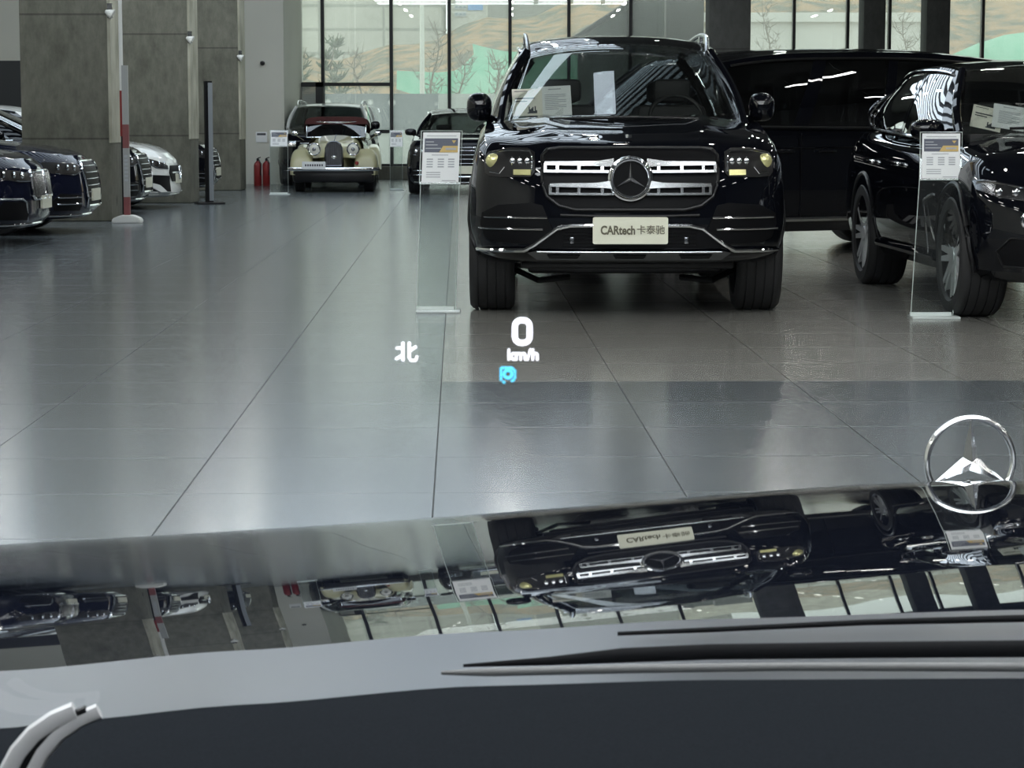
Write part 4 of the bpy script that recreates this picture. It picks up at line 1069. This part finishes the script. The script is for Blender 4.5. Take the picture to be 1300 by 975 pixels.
# luminous ceiling strips: blue-white stripes mirrored in the hoods, plus added fill near the camera
PG = 'cool luminous ceiling strips'
def lum(x0, x1, y0, y1, z=6.45, m='sky_panel'):
    bm = B(); box(bm, x0, x1, y0, y1, z, z+.05); o = finish('ceiling_light_strip', bm, M[m], smooth=False)
    tag(o, 'cool white luminous ceiling strip, for stripes in the black hoods and added fill light', 'ceiling light', PG); return o
for k in range(18): lum(-9, 1.1, 20.6+k*1.2, 21.15+k*1.2)
for k in range(6): lum(-6, 5, -7.2+k*2.6, -6.0+k*2.6, m='front_fill')
lum(.42, .86, 18.25, 18.8); lum(-2.2, .80, 19.2, 19.42)
# ------------------------------------------------------------------ outside
def omat(name, a, b, scale, stretch=(1,1,1), lo=.35, hi=.65, detail=6):
    return noisy(mat(name, rough=.95, spec=.1), a, b, scale, detail, stretch, lo, hi)
og = omat('yard_ground', (.40,.41,.38), (.5,.5,.47), .5)
bm = B(); grid(bm, lambda u, v: Vector((-60+140*u, YW+.6+90*v, -.15+.0*v)), 2, 2); o = finish('yard', bm, og); struct(o); o['label'] = 'pale paved yard outside the windows'
def wall_px(name, label, cat, xa, xb, ya, yb, Y, m, depth=1.0, bm=None):
    a = at(xa, yb, Y); b = at(xb, ya, Y)
    bm = B(); box(bm, a.x, b.x, Y, Y+depth, max(a.z, -.15) if a.z < 0.2 else a.z, b.z)
    o = finish(name, bm, m, smooth=False); tag(o, label, cat); return o
# hill
hm = omat('hill_earth', (.42,.30,.19), (.19,.19,.15), 1.3, lo=.42, hi=.60)
def hill_fn(u, v):
    Xp = -30+75*u; Y = 66+26*v
    base = lerp_tab([(-30,4.0),(-9,3.9),(-6,3.6),(-3,4.4),(0,5.2),(5,6),(12,6.5),(30,7),(45,8)], Xp)
    z = -.2+(base+.2)*min(1, v*1.25)**.8+.25*math.sin(Xp*1.7+v*5)*v
    return Vector((Xp, Y, z))
bm = B(); grid(bm, hill_fn, 80, 20); o = finish('hill', bm, hm); tag(o, 'tan earthy slope with dry brush seen through the windows', 'hill', kind='structure')
# green netting laid on slope
nm = omat('netting', (.26,.56,.40), (.38,.66,.50), 1.2)
def net_poly(poly, Y, label, name='safety_netting'):
    bm = B(); t = bmesh.new(); fn = lambda x, z: 0
    pts = []
    for px, py in poly: p = at(px, py, Y); pts.append((p.x, p.z))
    patch(bm, pts, lambda x, z: Y+1.2*(z-.0)*.6+.25*math.sin(x*2.1)+.1*math.sin(z*5+x), 0, .03, .4)
    o = finish(name, bm, nm); tag(o, label, 'netting'); return o
net_poly([(598,52),(612,56),(640,62),(700,64),(760,70),(760,132),(560,132),(500,112),(500,88),(552,90),(575,88),(592,75),(600,66)], 64, 'green construction netting draped over the slope, seen in the centre windows')
net_poly([(1195,60),(1230,66),(1262,52),(1300,40),(1330,36),(1330,80),(1195,80)], 64, 'green construction netting seen through the far right windows')
# buildings
bmw = mat('facade_beige', rough=.9)
def facade(m, a, b, floor_h, bay):
    tc = nn(m, 'ShaderNodeNewGeometry'); sp = nn(m, 'ShaderNodeSeparateXYZ'); lk(m, tc.outputs['Position'], sp.inputs[0])
    def line(sock, size, wd):
        p = nn(m, 'ShaderNodeMath', operation='PINGPONG'); p.inputs[1].default_value = size/2; lk(m, sock, p.inputs[0])
        l = nn(m, 'ShaderNodeMath', operation='LESS_THAN'); l.inputs[1].default_value = wd; lk(m, p.outputs[0], l.inputs[0]); return l.outputs[0]
    mxx = nn(m, 'ShaderNodeMath', operation='MAXIMUM'); lk(m, line(sp.outputs['Z'], floor_h, .07), mxx.inputs[0]); lk(m, line(sp.outputs['X'], bay, .06), mxx.inputs[1])
    mx = nn(m, 'ShaderNodeMix', data_type='RGBA'); mx.inputs[6].default_value = (*a, 1); mx.inputs[7].default_value = (*b, 1); lk(m, mxx.outputs[0], mx.inputs[0])
    ns = nn(m, 'ShaderNodeTexNoise'); ns.inputs['Scale'].default_value = .6; ns.inputs['Detail'].default_value = 5; lk(m, tc.outputs['Position'], ns.inputs['Vector'])
    v = nn(m, 'ShaderNodeMath', operation='MULTIPLY_ADD'); v.inputs[1].default_value = .5; v.inputs[2].default_value = .75; lk(m, ns.outputs['Fac'], v.inputs[0])
    sc = nn(m, 'ShaderNodeVectorMath', operation='SCALE'); lk(m, mx.outputs[2], sc.inputs[0]); lk(m, v.outputs[0], sc.inputs['Scale']); lk(m, sc.outputs[0], bsdf(m).inputs['Base Color'])
facade(bmw, (.62,.61,.55), (.42,.42,.38), 1.1, 3.0)
def bld(name, label, x0px, x1px, Y, ztop, m, dep=8, wins=None):
    R = thing(name, label, 'building', (0,0,0))
    a, b = at(x0px, 50, Y).x, at(x1px, 50, Y).x
    bm = B(); box(bm, a, b, Y, Y+dep, -.2, ztop); w = finish('wall', bm, m, R, smooth=False)
    bm = B(); box(bm, a-.2, b+.2, Y-.2, Y+dep+.2, ztop, ztop+.3); finish('roof', bm, m, R, smooth=False)
    for (xa, xb, ya, yb, mm) in wins or []:
        p = at(xa, yb, Y-.03); q = at(xb, ya, Y-.03); bm = B(); box(bm, p.x, q.x, Y-.06, Y+.02, p.z, q.z); f = finish('window', bm, mm, R, smooth=False)
        if mm is wframe:
            bm = B(); n = 3; w_ = (q.x-p.x)/n
            for k in range(n): box(bm, p.x+w_*k+w_*.12, p.x+w_*(k+.88), Y-.09, Y-.05, p.z+.06, q.z-.06)
            finish('window_pane', bm, wpane, f, smooth=False)
    return R
wframe = mat('ext_frame', (.6,.62,.62), .5); wpane = mat('ext_pane', (.30,.36,.40), .3); wblue = mat('ext_blue', (.22,.40,.72), .6)
bld('apartment_building', 'long pale grey building behind bare trees in the left windows', 330, 560, 108, 12, bmw)
bf2 = omat('facade_pale', (.58,.57,.50), (.64,.63,.56), .4)
bld('apartment_building', 'cream building with small windows and a blue band, high in the fourth window', 570, 617, 98, 12, bf2, wins=[(577,592,-2,2.5,wframe),(577,592,6,12,wframe),(577,592,15,21,wframe),(594,613,5,13,wblue)])
bf3 = omat('facade_grey', (.42,.42,.38), (.5,.5,.46), .4)
bld('apartment_building', 'grey building partly behind the cream one, above the tan slope', 598, 860, 112, 12, bf3)
bld('warehouse', 'long white low building seen through the right-hand windows', 900, 1170, 75, at(1000,28,75).z, omat('facade_white', (.66,.67,.63), (.72,.72,.68), .4))
hb = omat('bank_brush', (.36,.34,.28), (.60,.57,.48), 2.2, lo=.4, hi=.6)
bm = B(); grid(bm, lambda u, v: Vector((5+40*u, 84+22*v, -.2+9.5*v**.7+.5*math.sin(u*31+v*9)*v)), 60, 16); o = finish('wooded_bank', bm, hb); tag(o, 'brushy bank of bare shrubs above the white low building', 'hill', kind='structure')
# lower walls close outside
def dotmat():
    m = mat('dotted_wall', rough=.9); tc = nn(m, 'ShaderNodeNewGeometry'); v = nn(m, 'ShaderNodeTexVoronoi'); v.inputs['Scale'].default_value = 2.6; v.inputs['Randomness'].default_value = .5
    lk(m, tc.outputs['Position'], v.inputs['Vector']); r = nn(m, 'ShaderNodeValToRGB'); r.color_ramp.elements[0].position = .2; r.color_ramp.elements[1].position = .3
    r.color_ramp.elements[0].color = (.85,.87,.86,1); r.color_ramp.elements[1].color = (.27,.30,.32,1); lk(m, v.outputs['Distance'], r.inputs[0]); lk(m, r.outputs[0], bsdf(m).inputs['Base Color']); return m
wall_px('boundary_wall', 'grey boundary wall speckled with white dots outside the left windows', 'wall', 355, 556, 119, 166, 56, dotmat(), .4)
wall_px('plinth_wall', 'low white kerb wall below the speckled wall outside', 'wall', 355, 556, 166, 232, 55.4, omat('kerb_white', (.66,.69,.68), (.72,.74,.72), .6), .5)
wall_px('plinth_wall', 'low white wall outside below the green netting', 'wall', 548, 1000, 119, 232, 57, omat('kerb_white2', (.6,.63,.6), (.70,.72,.69), .6), .5)
# white sloping canopy / green gable outside
gm = omat('canopy_green', (.075,.10,.085), (.10,.13,.11), .6)
R = thing('sloping_stair_canopy', 'dark green sloping canopy outside above the big SUV roof', 'canopy')
bm = B(); P = [at(*q, 50.5) for q in ((735,46),(812,-4),(844,-4),(844,140),(735,140))]
prism(bm, [(p.x, p.z) for p in P], lambda a, b, d: Vector((a, 50.5+d, b)), 0, 1.2); finish('side_panel', bm, gm, R, smooth=False)
bm = B(); a, b = at(728,50,50.4), at(818,-8,50.4); tube(bm, [a, b], .07, 8); finish('edge_beam', bm, M['frame_black'], R)
bm = B(); a, b = at(799,14,50.35), at(799,60,50.35); tube(bm, [a, b], .09, 6); finish('post', bm, M['frame_black'], R)
wall_px('side_wall', 'plain grey wall outside between the green canopy and the dark column', 'wall', 845, 894, -10, 120, 49.5, omat('side_grey', (.26,.26,.24), (.30,.30,.28), .8), .6)
# street lamps
for (px, yt, yb, Y, lb) in ((378, 38, 125, 58, 'short white street lamp outside the leftmost window'), (536, -40, 122, 60, 'tall white street lamp outside the third window')):
    R = thing('street_lamp', lb, 'street lamp', (at(px, 100, Y).x, Y, -.15)); zt = at(px, yt, Y).z+.15
    bm = B(); tube(bm, [(0,0,0),(0,0,zt)], [.075,.05], 10); finish('pole', bm, mat('pole_white', (.75,.76,.7), .5), R)
    bm = B(); tube(bm, [(0,0,zt-.02),(-.35,0,zt+.12)], .03, 8); box(bm, -.65, -.3, -.08, .08, zt+.08, zt+.15, bev=.02); finish('lamp_head', bm, M['white_plastic'], R)
# bare trees
tmats = [omat('bark', (.24,.21,.17), (.30,.27,.22), 4), omat('pine', (.16,.19,.14), (.22,.25,.19), 4)]
def tree(px, ytop, Y, lb, kind=0, seed=0):
    rnd = random.Random(seed); x = at(px, 100, Y).x; zt = at(px, ytop, Y).z
    R = thing('pine_tree' if kind else 'bare_tree', lb, 'tree', (x, Y, -.15), 0, 'trees outside the windows')
    bm = B(); n = 12; ax = [(.12*math.sin(i*.9+seed), .1*math.cos(i+seed), (zt+.15)*i/n) for i in range(n+1)]
    tube(bm, ax, [.05*(1-i/n)+.01 for i in range(n+1)], 6)
    finish('trunk', bm, tmats[0], R)
    bm = B()
    for k in range(42 if not kind else 60):
        i = rnd.randint(3, n-1); p = Vector(ax[i]); a = rnd.uniform(0, 2*PI); l = (.75 if not kind else .6)*(1-i/n*.6)*rnd.uniform(.5, 1)
        up = rnd.uniform(.5, 1.3) if not kind else rnd.uniform(.0, .4)
        q = p+Vector((math.cos(a)*l, math.sin(a)*l, l*up)); mid = p.lerp(q, .5)+Vector((0,0,-.08))
        tube(bm, [p, mid, q], [.014,.009,.004], 4, caps=False)
        for _ in range(3 if not kind else 7):
            s = mid.lerp(q, rnd.random()); e = s+Vector((rnd.uniform(-.35,.35), rnd.uniform(-.35,.35), rnd.uniform(0,.4)))*(.7 if not kind else .6)
            tube(bm, [s, e], [.012,.004] if not kind else [.03,.012], 3, caps=False)
    finish('branches' if not kind else 'foliage', bm, tmats[1] if kind else tmats[0], R)
tree(425, 42, 62, 'dark bushy conifer high in the second window', 1, 3)
tree(552, 28, 61, 'bare slender tree beside the tall street lamp', 0, 5)
tree(455, 60, 63, 'bare tree before the tan slope in the second window', 0, 8)
tree(385, 60, 63.5, 'bare tree behind the short street lamp', 1, 9)
tree(585, 70, 62, 'bare sapling in front of the left end of the green netting', 0, 11)
tree(628, 62, 62, 'bare sapling in front of the green netting, nearer the big SUV', 0, 12)
tree(972, 2, 66, 'bare tree above the white low building', 0, 13)
tree(1150, 10, 66, 'bare tree between the two dark window piers', 0, 14)
# ================================================================== OWN CAR
XC = at(1232, 600, 2.2).x
KU = lambda u: .056*(math.sqrt(u*u+.02)-.14)+.016*(1-math.exp(-(u/.42)**2))
# longitudinal profile
ATAB = [(.156,.121),(.161,.119),(.166,.116),(.173,.110),(.186,.100),(.197,.083),(.214,.060),(.24,.05)]
prof = []
d = 2.1; z = H-.160*2.1
while (H-z)/d < .236:
    prof.append((d, z)); ph = (H-z)/d; z += (lerp_tab(ATAB, ph)+.045*max(0, (d-1.88)/.22)**1.5)*.02; d -= .02
prof.reverse()
d, z = 2.1, H-.160*2.1; al = .16
D0 = prof[0][0]; print('DBG hood rear', D0)
while d < 2.55:
    d += .01; al = min(1.6, al+(.016 if d < 2.2 else .01)+max(0, d-2.32)*.3); z -= al*.01; prof.append((d, z))
def zc(d):
    if d <= prof[0][0]: return prof[0][1]
    for (a, va), (b, vb) in zip(prof, prof[1:]):
        if d <= b: return va+(vb-va)*(d-a)/(b-a)
    return prof[-1][1]
OWN = thing('sedan', 'car we look out of: glossy black hood with chrome star, and black dashboard', 'car', (XC, 0, 0))
NU, NV = 90, 200
def hoodf(u, v):
    x = -.98+1.96*u; d = D0+(2.53-D0)*v
    return Vector((x, d, zc(d)+.005-KU(x)-max(0, abs(x)-.92)**2*1.3+.006*math.exp(-(x/.02)**2)*0))
bm = B(); grid(bm, hoodf, NU, NV); hood = finish('hood', bm, M['hood_paint'], OWN, angle=80)
bm = B()       # front and flank skirts so the body has depth
grid(bm, lambda u, v: (lambda p: Vector((p.x, p.y+.0, p.z-(p.z-.3)*v)))(hoodf(u, 1)), 30, 6)
for e in (0, 1): grid(bm, lambda u, v, e=e: (lambda p: Vector((p.x+(1 if e else -1)*.03*math.sin(PI*v), p.y, p.z-(p.z-.3)*v)))(hoodf(e, u)), 30, 6)
finish('fender', bm, M['hood_paint'], OWN, angle=60)
# star ornament
def ornament():
    c = at(1231.5, 586, 2.2); R = 60.5/F*2.2; cx, cy, cz = c.x-XC, c.y, c.z
    bm = B(); torus(bm, (0,0,0), R-.0028, .0030, 'y', 72, 12, sy=1.6); 
    star_bm(bm, (0,0,0), R-.003, .0062, r_in=.20)
    for v in bm.verts: pass
    bm.transform(Matrix.Translation((cx, cy, cz)) @ Matrix.Rotation(math.radians(6), 4, 'Z'))
    o = finish('hood_ornament', bm, mat('ornament_chrome', (.93,.94,.95), .2, metal=1), OWN, angle=30)
    bm = B(); zb_ = hoodf((cx+.98)/1.96, (cy-D0)/(2.53-D0)).z
    lathe(bm, [(0,0),(.02,0),(.016,.003),(.006,.006),(0,.006)], (cx, cy, zb_-.001), 'z', 20)
    tube(bm, [(cx,cy,zb_+.01),(cx,cy,cz-R+.003)], .004, 8)
    finish('ornament_base', bm, M['chrome'], o)
ornament()
# cowl, seal strips, wipers (laid out at true distances of 1.0-1.2 m)
def L(px, py, Y): p = at(px, py, Y); return Vector((p.x-XC, p.y, p.z))
def tabf(t): return lambda px: lerp_tab(t, px)
top = tabf([(-200,874),(0,852),(300,826),(600,803),(900,786),(1300,774),(1700,776)]); bot = tabf([(-200,935),(0,914),(150,900),(300,884),(600,861),(900,854),(1300,852),(1700,856)])
CW = D0+.01; print('DBG cowl', CW)
cowl_m = mat('cowl', (.043,.048,.057), .30)
bm = B()
def cow(u, v):
    px = -200+1900*u; y = top(px)+(bot(px)+14-top(px))*v; d = CW-.10*v
    p = L(px, y, d); p.z += .006*math.sin(PI*v)*0; return p
grid(bm, cow, 50, 8)
finish('cowl_panel', bm, cowl_m, OWN, angle=70)
def strip(name, P, Y, m, par=OWN, r=.004):
    """P: [(px, ytop, ybot)] -> rounded solid bar"""
    bm = B(); pts = [L(px, (a+b)/2, Y) for px, a, b in P]; rr = [max((b-a)/2/F*Y, .0008) for px, a, b in P]
    tube(bm, pts, rr, 10, sq=.8); return finish(name, bm, m, par)
dk = M['matte_black']
wp = strip('wiper', [(784,803,806),(900,796,803),(1100,786,794),(1300,780,790),(1600,776,788)], CW-.03, dk)
bm = B(); P2 = [(588,843,847),(700,833,845),(790,822,842),(900,817,838),(1100,814,836),(1300,812,835),(1650,812,836)]
tube(bm, [L(px, (a+b)/2, CW-.08) for px, a, b in P2], [(b-a)/2/F*(CW-.08) for px, a, b in P2], 10, sq=.6); finish('wiper_recess', bm, dk, OWN)
strip('windscreen_seal', [(560,852,856),(620,848,859),(800,843,855),(1000,841,852),(1300,841,853),(1650,843,856)], CW-.10, mat('seal', (.13,.13,.13), .5))
# dashboard
dm = mat('dash_leather', (.010,.012,.014), 1.0, spec=.03); noisy(dm, (.0055,.0068,.0085), (.008,.0095,.012), 900, bump=.03)
far = tabf([(-400,950),(0,918),(90,908),(300,888),(600,864),(900,856),(1300,854),(1700,858),(2400,880)])
bm = B()
def dsh(u, v):
    px = -400+2800*u; a = L(px, far(px), CW-.12)
    sag = .03*v
    return Vector((a.x*1.0, CW-.12-.50*v, a.z-.002-sag*.3-.25*max(0, v-.75)**1.5))
grid(bm, dsh, 60, 20)
dash = finish('dashboard', bm, dm, OWN, angle=60)
# curved vent trim in the lower left corner
vg = mat('vent_trim', (.5,.5,.51), .35)
for (off, r, m) in ((0, 11, vg), (30, 9, vg), (15, 7, M['plastic'])):
    bm = B(); pts = [L(px+off, py, .70) for px, py in ((96,903),(70,914),(44,932),(24,955),(8,985),(0,1010))]
    tube(bm, pts, [r*1.2/F*.7]*6, 8, sq=.6); finish('vent_trim', bm, m, dash)
# roof, pillars and headliner of the car we sit in
bm = B()
grid(bm, lambda u, v: Vector(((-.58+1.16*u), .34-2.3*v, 1.385+.05*math.sin(PI*min(1, v*1.1))+.03*(1-(2*u-1)**2))), 14, 14)
bmesh.ops.solidify(bm, geom=bm.faces[:], thickness=.03); finish('roof', bm, M['black_paint'], OWN, angle=60)
for sg in (-1, 1):
    bm = B(); tube(bm, [(sg*.74, CW-.20, .97), (sg*.70, .50, 1.2), (sg*.63, .24, 1.38)], .035, 8); finish('windscreen_pillar', bm, M['plastic'], OWN)
# windscreen
bm = B()
def wsf(u, v):
    x = -.72+1.44*u; return Vector((x*(1-.12*v), CW-.08-.52*v-.12*(2*u-1)**2*1.0, .990+.40*v-.015*(2*u-1)**2))
grid(bm, wsf, 24, 16); finish('windscreen', bm, M['own_windscreen'], OWN, angle=80)
# ================================================================== HEAD-UP DISPLAY
HY_ = .61
def hud_at(px, py): return at(px, py, HY_)
R = thing('head_up_display', 'glowing white 0 km/h readout with compass character and small blue icon on the windscreen', 'display', (0, HY_, H))
def hl(px, py): p = at(px, py, HY_); return Vector((p.x, 0, p.z-H))
k = HY_/F
def stroke(bm, pts, w):
    P = [hl(*q) for q in pts]; tube(bm, P, w*k/2, 8, sq=1)
bm = B(); P = rrect(-9.5, 9.5, -14.5, 14.5, 8)
c0 = hl(663, 421)
pts = [Vector((c0.x+a*k, 0, c0.z+b*k)) for a, b in P]; pts.append(pts[0]); tube(bm, pts, 3.2*k, 8, up=Vector((0,1,0))); finish('speed_digit', bm, M['hud_white'], R)
c0 = hl(664, 451); text_mesh('km/h', 20*k, Matrix.Translation(c0) @ STAND, M['hud_white'], 'speed_unit', R, .0002, 0.35*k)
c0 = hl(516, 447)
bm = B()
for s in ([(511.5,434.5),(511.5,458)], [(503,442),(511,442)], [(502.5,456),(511,451)], [(519.5,434.5),(519.5,454),(521.5,457.5),(528,457.5),(529.5,452)], [(520,445.5),(528.5,440)]): stroke(bm, s, 2.7)
finish('compass_character', bm, M['hud_white'], R)
bm = B(); c0 = hl(645, 475)
torus(bm, c0, 5*k, 1.8*k, 'y', 24, 6)
for s in ([(636,467),(636,483)], [(636,467),(650,467),(654,471),(654,479),(651,484)], [(638,484),(641,486)], [(649,484),(653,482)]): stroke(bm, s, 2.6)
finish('hold_icon', bm, M['hud_cyan'], R)
# ================================================================== WORLD / RENDER
w = bpy.data.worlds.new('world'); SC.world = w; w.use_nodes = True
bg = w.node_tree.nodes['Background']; bg.inputs[0].default_value = (.93,.97,1.0,1); bg.inputs[1].default_value = 2.15
SC.view_settings.view_transform = 'Standard'; SC.view_settings.look = 'None'; SC.view_settings.gamma = 1; SC.view_settings.exposure = 0.0
try: SC.view_settings.use_curve_mapping = False
except Exception: pass
SC.cycles.use_denoising = True
SC.cycles.max_bounces = 10; SC.cycles.transparent_max_bounces = 24; SC.cycles.sample_clamp_indirect = 6; SC.cycles.caustics_reflective = False; SC.cycles.caustics_refractive = False; SC.cycles.blur_glossy = .3
